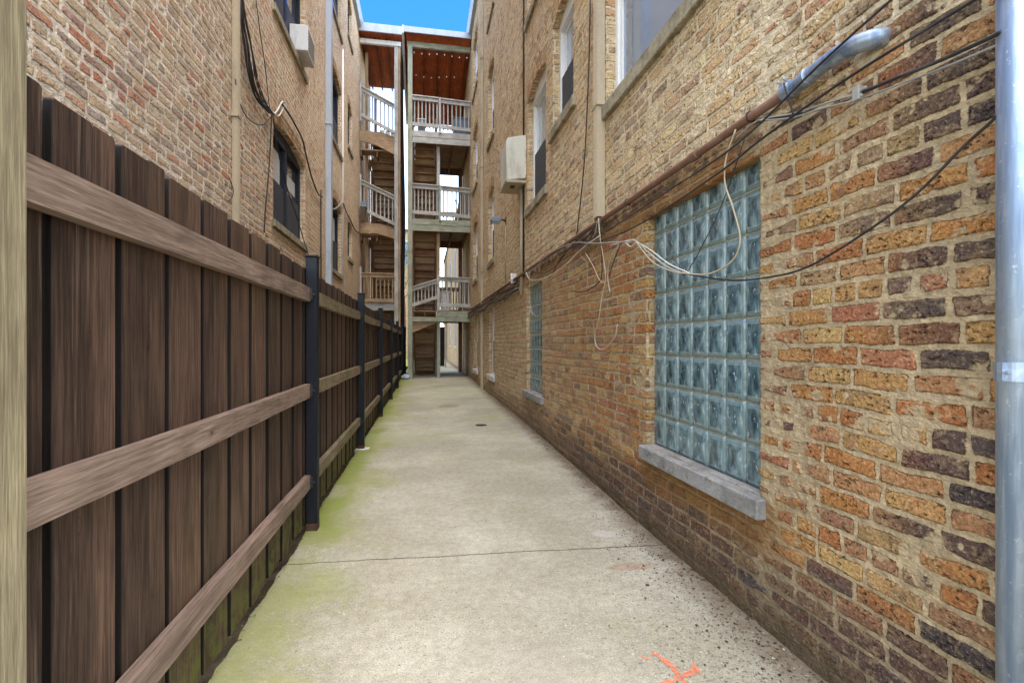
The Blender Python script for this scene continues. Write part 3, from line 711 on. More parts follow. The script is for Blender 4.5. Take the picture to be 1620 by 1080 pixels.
# sprayed orange mark
s = NT('orange_spray'); p = s.pos(); n = s.noise(p, 90., 4, .75); n2 = s.noise(p, 22., 3, .6)
b_ = s.bsdf(s.mix(n2, (.80, .17, .07), (.86, .30, .18)), .8, spec=.2)
al = s.mul(s.mul(s.step(n, .38, .56), s.step(n2, .30, .50)), .9); s.link(al, b_.inputs['Alpha']); M['orange'] = s.m
m = MB(); rr = random.Random(2)
def stroke(p, q, w0, w1):
    p = Vector(p); q = Vector(q); d = (q-p); L = d.length; d.normalize(); nrm = Vector((-d.y, d.x)); n = 16; L_, R_ = [], []
    for i in range(n+1):
        t = i/n; c = p+d*L*t; w = (w0+(w1-w0)*t)*(.75+.5*rr.random())*(.45 if i in (0, n) else 1)
        L_.append(c+nrm*w); R_.append(c-nrm*w)
    pts = [(v.x, v.y, ground_z(v.x, v.y)+.0035) for v in L_+R_]
    m.add(pts, [(i, i+1, n+2+i, n+1+i) for i in range(n)])
stroke((.822, 1.700), (1.055, 1.775), .009, .015); stroke((1.03, 1.765), (1.065, 1.83), .010, .005)
stroke((.925, 1.905), (.965, 1.80), .010, .015); stroke((.960, 1.80), (.962, 1.73), .011, .009); stroke((.965, 1.745), (.955, 1.60), .008, .015)
stroke((.865, 1.885), (.90, 1.855), .006, .005)
recenter(meta(m.build('paint_mark', M['orange']), 'orange sprayed cross mark on the concrete at the near end', 'paint mark'))
# small iron cover set in the path
m = MB(); n = 20; c = (.84, 7.2); z = ground_z(*c)
m.prism([(c[0]+.085*math.cos(t*2*math.pi/n), c[1]+.085*math.sin(t*2*math.pi/n)) for t in range(n)], 'z', z-.01, z+.004)
recenter(meta(m.build('drain_cover', M['black'], bevel=.002), 'small dark round cover set into the concrete path', 'drain cover'))

# ------------------------------------------------------------------ fence
post_y = [3.45, 5.96, 8.47, 10.98, 13.49, 16.0, 18.5]
fence = empty('wood_fence', (-.73, 1.0, 0), 'dark brown board fence with black metal posts along the left of the path', 'fence')
bounds = [1.02]+post_y
rr = random.Random(21)
for k in range(len(bounds)-1):
    ya, yb = bounds[k], bounds[k+1]; m = MB(); p = .2445
    y = ya-.06 if k == 0 else ya+.0
    while y < yb-.02:
        # one wide board, a narrower one beside it, then a dark slot backed by a recessed batten
        for lay, (o0, w, rec) in enumerate(((.0, .134, .0), (.1355, .091, .005), (.195, .112, .042))):
            a = y+o0+rr.uniform(-.001, .001); b = min(a+w, yb+.02); a = max(a, bounds[0]-.05)
            if b-a < .03: continue
            xf = fence_x(a)-.045-rec; top = 1.705+.042*max(0, 1-(y-1)/2.4)+rr.uniform(-.006, .006)-(.022 if lay == 2 else 0)
            zb = ground_z(xf, a)+rr.uniform(.015, .045); th = .019; xo = rr.uniform(-.0015, .0015)
            # dog-eared board, slightly cupped
            c = .007
            poly = [(a, zb), (b, zb), (b, top-c), (b-c, top), (a+c, top), (a, top-c)]
            m.prism(poly, 'x', xf-th+xo, xf+xo)
        y += p
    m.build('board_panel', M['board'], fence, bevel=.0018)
    for zr, hh in ((1.575, .09), (.955, .088), (.365, .085)):
        m = MB(); y0 = ya+(.036 if k else 0); y1 = yb-.036; n = 12; sag = rr.uniform(-.008, .004)
        vs = []; fs = []
        for i in range(n+1):
            t = i/n; yy = y0+(y1-y0)*t; x1 = fence_x(yy)-.0425; x2 = fence_x(yy)-.004; dz = sag*math.sin(math.pi*t)+rr.uniform(-.001, .001)
            for (xx, zz) in ((x1, zr-hh), (x2, zr-hh), (x2, zr), (x1, zr)): vs.append((xx, yy, zz+dz))
        for i in range(n):
            for q in range(4): fs.append((i*4+q, i*4+(q+1) % 4, (i+1)*4+(q+1) % 4, (i+1)*4+q))
        fs += [(3, 2, 1, 0), tuple(n*4+q for q in range(4))]
        m.add(vs, fs); m.build('rail', M['rail' if k == 0 else 'railmoss'], fence)
for i, y in enumerate(post_y):
    x = fence_x(y); gz = ground_z(x, y); m = MB(); h = .036
    m.box(x-h, x+h, y-h, y+h, gz+.045, 1.775); m.box(x-h-.004, x+h+.004, y-h-.004, y+h+.004, 1.775, 1.79)
    pst = m.build('fence_post', M['navy'], fence, bevel=.004)
    MB().box(x-h-.001, x+h+.001, y-h-.001, y+h+.001, gz-.05, gz+.045).build('post_foot', M['rust'], pst, bevel=.003)
    for zr in (1.53, .91, .32):
        for sd in (-1, 1):
            m = MB(); m.box(x-.030, x+.012, y+sd*h, y+sd*(h+.022), zr-.035, zr+.035); m.tube([(x+.012, y+sd*(h+.012), zr), (x+.024, y+sd*(h+.012), zr)], .008, 6)
            m.build('bracket', M['black'], pst, bevel=.002)
    if i == 1:
        m = MB(); r2 = random.Random(i); pts = [(x+.02+(.075+.03*r2.random())*math.cos(t*.7), y-.01+(.06+.03*r2.random())*math.sin(t*.7)) for t in range(9)]
        m.prism(pts, 'z', gz-.03, gz+.006); m.build('post_footing', M['sillwhite'] if i else M['sill'], pst, bevel=.004)

# pale timber post on the left, galvanised gate post on the right (the alley mouth)
m = MB(); m.box(-.83, -.662, .845, .985, -.05, 2.7)
recenter(meta(m.build('timber_post', M['treated'], bevel=.006, seg=2), 'pale treated timber post at the near end of the fence', 'post'))
gp = empty('gate_post', (1.459, 1.0, ground_z(1.44, 1.0)), 'shiny galvanised steel pipe post with strap beside the right wall', 'post')
m = MB(); m.tube([(1.459, 1.0, -.1), (1.459, 1.0, 3.2)], .041, 40); m.build('pipe', M['galv'], gp, smooth=True)
m = MB(); n = 36; ri, ro = .0413, .0450; vs = []; fs = []
for i in range(n):
    t = 2*math.pi*i/n
    for r_ in (ri, ro):
        for z in (1.125, 1.172): vs.append((1.459+r_*math.cos(t), 1.0+r_*math.sin(t), z))
for i in range(n):
    a = i*4; b = ((i+1) % n)*4; fs += [(a+2, b+2, b+3, a+3), (a+1, a+3, b+3, b+1), (a, b, b+2, a+2)]
m.add(vs, fs); m.box(1.402, 1.418, 1.0-.006, 1.0+.006, 1.125, 1.172); m.tube([(1.410, .985, 1.149), (1.410, .994, 1.149)], .006, 8)
m.build('strap', M['galv'], gp)

# ------------------------------------------------------------------ pipes, box, lamp on the right wall
cd = empty('conduit_pipe', (1.46, 8, 2.2), 'brown horizontal conduit pipe with galvanised elbow running along the right brick wall', 'pipe')
def pz(y): return 2.238+.003*math.sin(y*1.3)
pts = [(1.462, 1.75+i*.35, pz(1.75+i*.35)) for i in range(40)]
MB().tube(pts, .0205, 14).build('pipe', M['brownpipe'], cd, smooth=True)
for y in (2.5, 4.9, 7.8, 11.2): MB().tube([(1.462, y-.035, pz(y)), (1.462, y+.035, pz(y))], .0265, 14).build('coupling', M['brownpipe'], cd, bevel=.002)
for y in (2.03, 3.4, 5.9, 9.2, 12.7):
    m = MB(); m.tube([(1.462+.024*math.cos(a*.5), y, pz(y)+.024*math.sin(a*.5)) for a in range(13)], .0035, 6)
    m.box(1.46, 1.51, y-.010, y+.010, pz(y)+.022, pz(y)+.026)
    m.build('pipe_clip', M['cblack'], cd)
E_ = [(1.460, 1.80, 2.238), (1.458, 1.72, 2.236)]+[on_wall(*q) for q in ((1296, 108, 1.455), (1318, 92, 1.452), (1343, 77, 1.452), (1368, 66, 1.462), (1392, 60, 1.485), (1412, 60, 1.54))]
MB().tube(E_, [.028, .029, .030, .031, .031, .031, .030, .029], 20, smooth=6).build('elbow', M['galv'], cd, smooth=True)
m = MB(); m.tube([(1.460, 1.815, 2.238), (1.459, 1.765, 2.238)], .0345, 20); m.tube([(1.457, 1.70, 2.238), (1.456, 1.675, 2.239)], .0345, 20)
for k in (0, 1): m.tube([(1.438, 1.80-.03*k, 2.262), (1.418, 1.80-.03*k, 2.275)], .006, 8)
m.build('coupling', M['galv'], cd, bevel=.002)
# parged patch where the elbow enters the wall
m = MB(); m.ball((1.508, 1.47, 2.205), .05, 12, 8, (.3, 1.3, .9)); recenter(meta(m.build('mortar_patch', M['grout'], smooth=True), 'lump of mortar around the elbow of the brown conduit', 'mortar'))

def downspout(x, y, z0, z1, w, d, mat, label, side, clips=()):
    r_ = empty('downspout', (x, y, z0), label, 'downspout'); m = MB(); n = 4
    # fluted rectangular section
    prof = []; k = 3
    for i in range(k): a = -w/2+w*i/k; b = a+w/k; prof += [(y+a+.004, x-side*d), (y+a+.012, x-side*(d+.007)), (y+b-.012, x-side*(d+.007)), (y+b-.004, x-side*d)]
    prof += [(y+w/2, x-side*d), (y+w/2, x), (y-w/2, x), (y-w/2, x-side*d)]
    m.prism([(b, a) for a, b in prof], 'z', z0, z1)
    m.build('pipe', mat, r_)
    m = MB()
    for z in clips: m.box(x+side*.012, x-side*(d+.012), y-w/2-.02, y+w/2+.02, z-.014, z+.014)
    if clips: m.build('bracket', mat, r_, bevel=.003)
    return r_
downspout(XR-.012, 4.0, 2.27, 10.8, .10, .065, M['tanpipe'], 'tan rectangular downspout beside the near upper window on the right wall', 1, (3.2, 5.5, 8.))
downspout(XR-.012, 12.40, ground_z(1.5, 12.4)-.02, 10.8, .085, .06, M['tanpipe'], 'long pale downspout reaching the path between the two far windows on the right wall', 1, (3.0, 5.6, 8.3))
downspout(XL+.012, 10.85, .3, 11.1, .17, .11, M['alu'], 'wide silver grey downspout on the left brick wall', -1, (5.72, 8.6))
downspout(XL+.012, 5.70, .3, 10.9, .075, .05, M['tanpipe'], 'narrow tan downspout on the left brick wall nearest the timber post', -1, (3.6, 6.6))
def rod(name, pts, r, mat, label, cat, seg=8, smooth=0, group=None):
    m = MB(); m.tube(pts, r, seg, smooth); return recenter(meta(m.build(name, mat, smooth=True), label, cat, group))
rod('conduit_pipe', [(1.49, 4.16, 2.25), (1.49, 4.16, 10.7)], .014, M['ctan'], 'thin tan vertical conduit just beyond the tan downspout', 'pipe')
rod('conduit_pipe', [(XR-.03, 7.42, 1.95), (XR-.03, 7.42, 3.60)], .028, M['tanpipe'], 'thick tan vertical conduit below the cream utility box', 'pipe')
rod('conduit_pipe', [(XR-.02, 7.30, 2.2), (XR-.02, 7.30, 10.7)], .014, M['cblack'], 'dark vertical conduit passing the cream utility box', 'pipe')
rod('conduit_pipe', [(XL+.02, 13.0, 2.0), (XL+.02, 13.0, 8.53)], .022, M['whitewd'], 'thin white vertical conduit between far windows on the left wall', 'pipe')
rod('conduit_pipe', [(XL+.025, 10.25, 1.8), (XL+.025, 10.25, 4.2)], .012, M['cblack'], 'thin dark conduit beside the silver downspout on the left wall', 'pipe')
# cream utility box
ub = empty('utility_box', (1.36, 7.45, 3.6), 'large cream metal utility box fixed high on the right wall', 'utility box')
m = MB(); m.prism([(XR, 3.64), (1.215, 3.60), (1.205, 4.16), (1.23, 4.22), (XR, 4.28)], 'y', 7.20, 7.75); m.build('case', M['box'], ub, bevel=.012, seg=2)
m = MB(); m.box(1.20, XR, 7.185, 7.765, 3.565, 3.605); m.build('base_plate', M['tanpipe'], ub, bevel=.004)
m = MB(); m.box(1.30, 1.36, 7.35, 7.42, 3.545, 3.566); m.build('cable_port', M['black'], ub)
# flood lamp
wl = empty('wall_lamp', (1.45, 9.0, 3.3), 'small grey flood lamp on a short arm below the cream box', 'lamp')
m = MB(); m.box(1.495, XR+.01, 8.93, 9.03, 3.36, 3.50); m.tube([(1.50, 8.98, 3.43), (1.44, 8.96, 3.45), (1.38, 8.94, 3.44)], .016, 8, 4); m.build('arm', M['black'], wl)
m = MB(); hd = [(-.10, .05), (-.07, .085), (.06, .085), (.09, .03), (.075, .0), (-.085, .0)]
m.prism([(1.31+a, 3.39+b) for a, b in hd], 'y', 8.86, 9.03); m.build('lamp_head', M['bluegrey'], wl, bevel=.008)
MB().box(1.235, 1.375, 8.875, 9.015, 3.380, 3.3895).build('lens', M['panesky'], wl)
rod('conduit_pipe', [(1.495, 8.98, 2.2), (1.495, 8.98, 3.38)], .010, M['cgrey'], 'thin grey conduit running down from the flood lamp', 'pipe')

# ------------------------------------------------------------------ cables
def cable(name, sights, r, mat, label, X=1.44, smooth=6, group=None, xs=None):
    pts = [on_wall(px, py, xs[i] if xs else X) for i, (px, py) in enumerate(sights)]
    m = MB(); m.tube(pts, r, 7, smooth); return recenter(meta(m.build(name, mat, smooth=True), label, 'cable', group))
cable('cable', [(1480, -60), (1410, 0), (1295, 104), (1167, 227), (1060, 300), (953, 369), (880, 404)], .0042, M['cblack'], 'taut black cable crossing in front of the galvanised elbow', 1.41)
cable('cable', [(1600, -35), (1542, 0), (1344, 122), (1211, 215.5), (1122, 284), (998, 362), (905, 396)], .0048, M['cblack'], 'taut black cable just below the galvanised elbow', 1.41)
cable('cable', [(1584, 50), (1560, 63), (1478, 100), (1420, 123), (1366, 146)], .0055, M['cblack'], 'thick black cable from the gate post to the grey splice connector', 1.42)
cable('cable', [(1584, 69), (1560, 79), (1478, 113), (1362, 155.5), (1300, 172), (1250, 187), (1198, 191)], .0032, M['cgrey'], 'thin grey cable under the thick black one near the gate post', 1.43)
cable('cable', [(1353, 149), (1309, 163), (1255, 180), (1198, 192), (1160, 222)], .0035, M['cgrey'], 'grey cable drooping from the splice connector to the brown conduit', 1.435)
cable('cable', [(1353, 156), (1309, 170), (1270, 180), (1225, 187), (1190, 196)], .0042, M['cblack'], 'short black cable hanging left of the splice connector', 1.44)
cable('cable', [(1584, 178), (1560, 200), (1520, 236), (1455, 302), (1380, 360), (1278, 422), (1207, 440), (1149, 443), (1091, 434)], .0042, M['cblack'], 'long black cable sagging across the orange bricks and glass blocks', 1.43)
cable('cable', [(1091, 434), (1060, 424), (1033, 405), (1012, 386), (1000, 379), (985, 383), (965, 388)], .0042, M['cwhite'], 'white cable pair curling over the left edge of the near glass block window', 1.43)
cable('cable', [(1091, 432), (1058, 417), (1030, 396), (1008, 384), (998, 390), (990, 384)], .004, M['cwhite'], 'second white cable curling beside the near glass block window', 1.425)
cable('cable', [(1164, 205), (1149, 249), (1147, 289), (1160, 330), (1171, 378), (1158, 413), (1122, 433), (1091, 433), (1060, 428), (1030, 412), (1003, 378)], .0040, M['ctan'], 'pale cable looping down in front of the near glass blocks', 1.42)
cable('cable', [(1181, 210), (1140, 329), (1087, 431), (1075, 421), (1062, 404)], .0026, M['cblack'], 'thin dark wire hanging straight down across the glass blocks', 1.425, 3)
cable('cable', [(1240, 132), (1247, 155), (1255, 182)], .0035, M['cblack'], 'short black tie wire hanging from the brown conduit by the elbow', 1.42, 3)
m = MB()
c = Vector(on_wall(1356, 149, 1.415)); m.box(c.x-.008, c.x+.012, c.y-.014, c.y+.014, c.z-.022, c.z+.024); m.tube([(c.x, c.y-.035, c.z+.006), (c.x, c.y+.035, c.z+.006)], .0058, 8); m.tube([(c.x, c.y-.02, c.z-.012), (c.x, c.y+.04, c.z-.012)], .0055, 8)
recenter(meta(m.build('cable_splitter', M['cgrey'], bevel=.002), 'small grey cable splice connector right of the galvanised elbow', 'cable connector'))
# tangle left of the near window
tangle = [
 ([(998, 382), (940, 385), (905, 385), (868, 402), (850, 420), (835, 432)], .005, 'cgrey', 'grey cable running level between the downspout and the glass block window'),
 ([(947, 345), (949, 372), (955, 410), (958, 440), (952, 470), (948, 500), (941, 530), (944, 548), (955, 552), (972, 534), (977, 512)], .0045, 'ctan', 'pale cable hanging in a long loop low on the brick wall'),
 ([(950, 345), (952, 400), (952, 432), (948, 446), (925, 461), (904, 460)], .0045, 'cblack', 'black cable with a bent free end below the tan downspout'),
 ([(945, 350), (940, 372), (925, 392), (918, 402), (930, 414), (945, 395), (950, 372)], .004, 'cgrey', 'grey cable looped once under the tan downspout'),
 ([(988, 385), (970, 400), (962, 425), (962, 445), (965, 462)], .0045, 'ctan', 'short tan cable hanging from the grey level cable'),
 ([(982, 386), (972, 410), (964, 436)], .004, 'cblack', 'short black cable hanging from the grey level cable'),
 ([(950, 372), (920, 394), (893, 420), (866, 438), (840, 443), (832, 430)], .0045, 'cwhite', 'white cable drooping from the dark conduit to the tangle'),
 ([(942, 358), (920, 384), (898, 396), (880, 420), (858, 432), (838, 428)], .005, 'cblack', 'black cable drooping below the brown conduit'),
 ([(936, 360), (905, 388), (885, 412), (875, 432), (868, 440)], .005, 'cblack', 'black cable slanting from the tangle toward the far glass block window'),
 ([(838, 430), (838, 455), (840, 490), (850, 500), (864, 490), (868, 478)], .004, 'ctan', 'pale cable curled in front of the far glass block window'),
 ([(926, 400), (938, 420), (948, 442), (956, 446), (962, 440)], .003, 'ctan', 'thin tan cable swinging under the looped grey cable')]
for i, (sg, r_, mt, lb) in enumerate(tangle): cable('cable', sg, r_, M[mt], lb, 1.40+.008*(i % 5))
cable('cable', [(934, 0), (931, 120), (924, 260), (911, 385)], .006, M['cblack'], 'black cable hanging down the right wall left of the tan downspout', 1.47)
# bundle along the wall toward the porch
rr = random.Random(9)
for i in range(13):
    pts = []; z0 = 2.16-.03*(i % 6)+rr.uniform(-.01, .01); x0 = 1.40+.012*(i//3)
    for k in range(16):
        y = 7.4+k*.552; pts.append((x0+rr.uniform(-.012, .012), y, z0+rr.uniform(-.022, .014)-.02*math.sin(k*1.1+i)))
    recenter(meta(MB().tube(pts, rr.choice([.006, .008, .010]), 6, 3).build('cable', M[['cblack', 'cblack', 'brownpipe', 'cblack', 'cgrey'][i % 5]], smooth=True), 'one cable of the dark bundle strung along the right wall toward the porch', 'cable', 'cables bundled along the right wall'))
# white junction fitting
m = MB(); m.box(1.42, 1.50, 7.95, 8.02, 2.18, 2.34); m.tube([(1.44, 7.98, 2.3), (1.41, 7.90, 2.32), (1.41, 7.84, 2.22)], .016, 8, 4)
recenter(meta(m.build('junction_box', M['white'], bevel=.004), 'small white junction box among the cables on the right wall', 'junction box'))
# left wall cables
def on_left(px, py, off=.05): return on_wall(px, py, XL+off)
base = [(381, -10), (384, 30), (391, 75), (398, 115), (408, 150), (422, 172), (432, 182)]
for i in range(12):
    a = rr.uniform(-5, 5); pts = []
    for k, (px, py) in enumerate(base):
        sp = math.sin(math.pi*k/(len(base)-1)); pts.append(on_left(px+a*(.5+sp)+rr.uniform(-2, 2)*sp, py+rr.uniform(-4, 4)*sp, .05+.02*rr.random()))
    recenter(meta(MB().tube(pts, .007, 6, 5).build('cable', M['cblack'], smooth=True), 'one cable of the thick black bundle drooping down the left wall', 'cable', 'cables drooping on the left wall'))
def lcable(sights, r, mat, label, off=.05):
    recenter(meta(MB().tube([on_left(*p, off) for p in sights], r, 6, 5).build('cable', M[mat], smooth=True), label, 'cable'))
lcable([(432, 178), (440, 184), (446, 176), (450, 164), (446, 162), (438, 176), (430, 184)], .010, 'cwhite', 'white cable coiled above the lower window of the left wall')
lcable([(430, 182), (426, 260), (420, 330), (418, 368)], .008, 'cblack', 'black cable dropping straight past the left edge of the lower window')
lcable([(432, 184), (440, 240), (455, 300), (470, 345), (488, 404)], .008, 'cblack', 'black cable slanting across the lower window of the left wall')
lcable([(446, 165), (460, 185), (478, 220), (484, 245), (493, 280), (503, 306), (510, 312)], .014, 'cblack', 'thick dark cable arching over the lower window to the silver downspout')
lcable([(372, 125), (380, 165), (395, 190), (415, 198), (428, 186)], .006, 'cblack', 'thin black cable looping left of the lower window')
lcable([(405, 0), (412, 55), (420, 110), (427, 180)], .006, 'cblack', 'single black cable hanging beside the drooping bundle')
lcable([(521, 326), (528, 331), (536, 326), (541, 318)], .016, 'cgrey', 'grey cable swag between the silver downspout and the white conduit')
lcable([(543, 322), (549, 338), (556, 352), (562, 364), (568, 368)], .016, 'cblack', 'black cable sagging past the small far window on the left wall')
lcable([(362, 280), (369, 300), (367, 312), (362, 318)], .005, 'cblack', 'short black wire curling beside the narrow tan downspout')
# window air conditioner
ac = empty('air_conditioner', (XL+.1, 8.5, 5.8), 'white window air conditioner in the upper left window', 'air conditioner')
m = MB(); m.box(XL-.07, XL+.20, 8.28, 8.80, 5.80, 6.20); m.build('case', M['whitewd'], ac, bevel=.012, seg=2)
m = MB()
for k in range(7): m.box(XL+.199, XL+.206, 8.32, 8.76, 5.84+k*.048, 5.865+k*.048)
m.build('grille', M['cgrey'], ac)

# ------------------------------------------------------------------ porches
def railing(parent, pa, pb, z_top_a, z_top_b, h, y, mat='grey_x', nb=8, mb='grey_z'):
    """sloping or level balustrade across X at depth y"""
    m = MB(); xa, xb = pa, pb
    m.prism([(xa, z_top_a-.14), (xb, z_top_b-.14), (xb, z_top_b-.03), (xa, z_top_a-.03)], 'y', y-.02, y+.02)
    m.prism([(xa, z_top_a-.028), (xb, z_top_b-.028), (xb, z_top_b+.008), (xa, z_top_a+.008)], 'y', y-.06, y+.06)
    r_ = m.build('railing', M[mat], parent, bevel=.004)
    MB().prism([(xa, z_top_a-h), (xb, z_top_b-h), (xb, z_top_b-h+.11), (xa, z_top_a-h+.11)], 'y', y-.02, y+.02).build('bottom_rail', M[mat], r_, bevel=.004)
    for i in range(nb):
        t = (i+.6)/nb; x = xa+(xb-xa)*t; zt = z_top_a+(z_top_b-z_top_a)*t
        MB().box(x-.019, x+.019, y+.021, y+.058, zt-h-.02, zt-.03).build('baluster', M[mb], r_)
    return r_
def flight(parent, x0, x1, yb, yf, zb, zt, n=13):
    """stair whose foot is at the back (yb, zb) and whose head is at the front (yf, zt)"""
    m = MB()
    for x in (x0, x1-.045): m.prism([(yb, zb), (yb, zb+.28), (yf, zt), (yf, zt-.28)], 'x', x, x+.045)
    s_ = m.build('stair_flight', M['brown_y'], parent, bevel=.004)
    for k in range(n):
        t = (k+.5)/n; y = yb+(yf-yb)*t; z = zb+(zt-zb)*(k+1)/n-.03; dy = abs(yf-yb)/n; rs = (zt-zb)/n
        mm = MB().box(x0+.046, x1-.046, y-dy*.62, y+dy*.55, z-.038, z); mm.box(x0+.047, x1-.047, y+dy*.55-.02, y+dy*.55, z-rs+.004, z-.039)
        mm.build('tread', M['tan_x' if k % 3 else 'brown_x'], s_, bevel=.003)
def deck(parent, x0, x1, y0, y1, z, mat='tan_x'):
    m = MB(); w = .135; y = y0
    while y < y1-.02: m.box(x0, x1, y+.004, min(y+w, y1), z-.035, z); y += w+.006
    d = m.build('deck', M[mat], parent)
    n = max(2, int((x1-x0)/.4))
    for i in range(n+1):
        x = x0+.03+(x1-x0-.06)*i/n; MB().box(x-.02, x+.02, y0+.03, y1-.03, z-.22, z-.037).build('joist', M['brown_y'], d)
    return d
RP = empty('wooden_porch', (.5, YP+1.6, .1), 'three storey weathered wooden back porch with stairs closing the right side of the alley', 'porch')
gzp = .11; PX0, PX1 = -.44, XR-.012
YB = YP+3.1
for (x, y, m_) in ((-.37, YP+.06, 'green_z'), (-.37, YB-.07, 'tan_z'), (1.40, YB-.07, 'brown_z')):
    MB().box(x-.07, x+.07, y-.07, y+.07, gzp-.03, 10.40 if y < YP+1 else 9.50).build('post', M[m_], RP, bevel=.006)
for (x, y, z0, z1) in ((.505, YP+.17, gzp-.02, 1.93), (.50, YP+.25, 2.24, 4.76), (.50, YP+.25, 5.06, 7.4), (.5, YB-.07, gzp, 9.5)):
    MB().box(x-.05, x+.05, y-.05, y+.05, z0, z1).build('post', M['green_z' if z1 < 2 else ('grey_z' if z1 > 7 else 'tan_z')], RP, bevel=.004)
DZ = [2.22, 5.02, 7.74]
for i, z in enumerate(DZ):
    deck(RP, .46, PX1, YP+.06, YB, z)
    deck(RP, PX0+.15, .455, YP+.06, YP+.42, z); deck(RP, PX0+.15, .455, YB-.6, YB, z)
    m = MB()
    if i == 0:
        m.box(.42, PX1, YP-.0, YP+.045, z-.20, z-.02); m.box(PX0+.14, PX1, YP+.002, YP+.048, z-.345, z-.205)
    else:
        m.box(PX0+.14, PX1, YP, YP+.045, z-.15, z+.03); m.box(PX0+.14, PX1, YP+.008, YP+.05, z-.34, z-.155)
    m.build('beam', M['green_x' if i < 2 else 'grey_x'], RP, bevel=.004)
    MB().box(PX0+.14, PX1, YB-.05, YB, z-.27, z-.04).build('beam', M['brown_x'], RP)
    if i == 0:
        railing(RP, PX0+.14, .46, z+.72, z+.98, .62, YP, nb=7); railing(RP, .54, PX1, z+1.05, z+1.03, .93, YP, nb=7)
        MB().box(.455, .535, YP-.04, YP+.04, z-.02, z+1.10).build('newel_post', M['grey_z'], RP, bevel=.004)
        MB().prism([(PX0+.14, 1.87), (PX0+.14, 1.53), (.50, 1.87), (.50, 1.872)], 'y', YP+.06, YP+.10).build('skirt_board', M['tan_x'], RP)
    else:
        railing(RP, PX0+.14, .50, z+1.10, z+1.08, .93, YP, nb=7); railing(RP, .58, PX1, z+1.07, z+1.03, .93, YP, nb=7)
        MB().box(.505, .575, YP-.035, YP+.04, z-.02, z+1.10).build('newel_post', M['grey_z' if i > 1 else 'green_z'], RP, bevel=.004)
    railing(RP, .56, 1.33, z+1.05, z+1.05, .93, YB-.03, 'tan_x', 6, 'tan_z')
zz = [gzp]+DZ
for i in range(3):
    flight(RP, PX0+.16, .445, YB-.55, YP+.46, zz[i], zz[i+1]-.02)
    # rear timber screen behind the stair
    m = MB()
    for k in range(5): m.box(PX0+.17+k*.155, PX0+.318+k*.155, YB+.002, YB+.022, zz[i]+.05, zz[i+1]-.3)
    m.build('back_screen', M['brown_z'], RP)
# roof with red plywood soffit
def slope_box(x0, x1, y0, y1, z0, z1):
    f = lambda y, z: z-(y-YP)*.30 if y > YP else z
    return MB().prism([(y0, f(y0, z0)), (y1, f(y1, z0)), (y1, f(y1, z1)), (y0, f(y0, z1))], 'x', x0, x1)
rf = slope_box(PX0-.10, PX1, YP-.28, YB+.5, 10.66, 10.74).build('roof', M['roofing'], RP)
slope_box(PX0-.05, PX1-.02, YP-.24, YB+.45, 10.60, 10.655).build('soffit', M['ply'], rf)
for k in range(5): x = PX0+.05+k*.44; slope_box(x-.02, x+.02, YP+.13, YB+.4, 10.47, 10.598).build('joist', M['plyframe'], rf)
MB().box(PX0-.12, PX1, YP-.33, YP-.285, 10.58, 10.76).build('fascia', M['gutter'], rf, bevel=.006)
MB().box(PX0-.02, PX1, YP+.03, YP+.12, 10.36, 10.53).build('beam', M['green_x'], RP, bevel=.004)
slope_box(PX0-.16, PX0-.10, YP-.33, YB+.5, 10.54, 10.78).build('fascia', M['whitewd'], rf, bevel=.006)

LP = empty('wooden_porch', (-1.35, YPL+1.6, .1), 'narrow wooden back porch with sloping stair rails attached to the left building', 'porch')
LX0, LX1 = XL+.02, -.70; YLB = YPL+3.3
MB().box(-.88, -.76, YPL-.0, YPL+.12, 0, 10.7).build('post', M['grey_z'], LP, bevel=.006)
MB().box(-.757, -.69, YPL+.02, YPL+.12, 0, 10.7).build('post', M['tan_z'], LP, bevel=.006)
for x in (LX0+.20, -.78): MB().box(x-.05, x+.05, YLB-.1, YLB, 0, 10.7).build('post', M['brown_z'], LP)
MB().box(LX0+.12, LX0+.2, YPL+.5, YPL+.6, 2.3, 10.7).build('post', M['tan_z'], LP)
lv = [(2.55, 2.55, 3.43, 3.43, .92), (5.02, 4.72, 6.36, 5.92, .95), (7.95, 7.42, 9.32, 8.84, .95)]
for i, (za, zb, ra, rb, h) in enumerate(lv):
    railing(LP, LX0+.06, -.885, ra, rb, h, YPL, 'grey_x' if i != 0 else 'tan_x', 8, 'grey_z' if i else 'tan_z')
    MB().box(LX0, LX0+.06, YPL-.04, YPL+.04, ra-h-.15, ra+.18).build('newel_post', M['grey_z'], LP, bevel=.004)
    if i: MB().prism([(LX0, za+.02), (LX0+.66, za+.0), (-.885, za-.12), (-.885, zb-.16), (LX0+.5, (za+zb)/2-.16), (LX0, za-.32)], 'y', YPL+.07, YPL+.11).build('skirt_board', M['tan_x'], LP, bevel=.004)
    else: MB().box(LX0, -.885, YPL+.05, YPL+.10, za-.30, za-.03).build('beam', M['grey_x'], LP, bevel=.004)
    deck(LP, LX0, -.9, YPL+.12, YPL+.6, min(za, zb)-.02 if i else za); deck(LP, LX0, -.8, YLB-.7, YLB, za)
m = MB()
for k in range(4): m.box(LX0+.35+k*.20, LX0+.53+k*.20, YLB+.002, YLB+.02, 7.85, 9.35)
m.build('back_screen', M['whitewd'], LP)
lz = [.1, 2.55, 5.0, 7.8]
for i in range(3): flight(LP, LX0+.28, -.80, YLB-.7, YPL+.62, lz[i], lz[i+1]-.03)
for i in range(3):
    m = MB()
    for k in range(7): m.box(LX0+.02+k*.155, LX0+.168+k*.155, YLB+.002, YLB+.02, lz[i]+.05, lz[i+1]-.02)
    m.build('back_screen', M['brown_z'], LP)
rf = MB().box(LX0-.02, LX1+.1, YPL-.25, YLB+.1, 11.06, 11.16).build('roof', M['roofing'], LP)
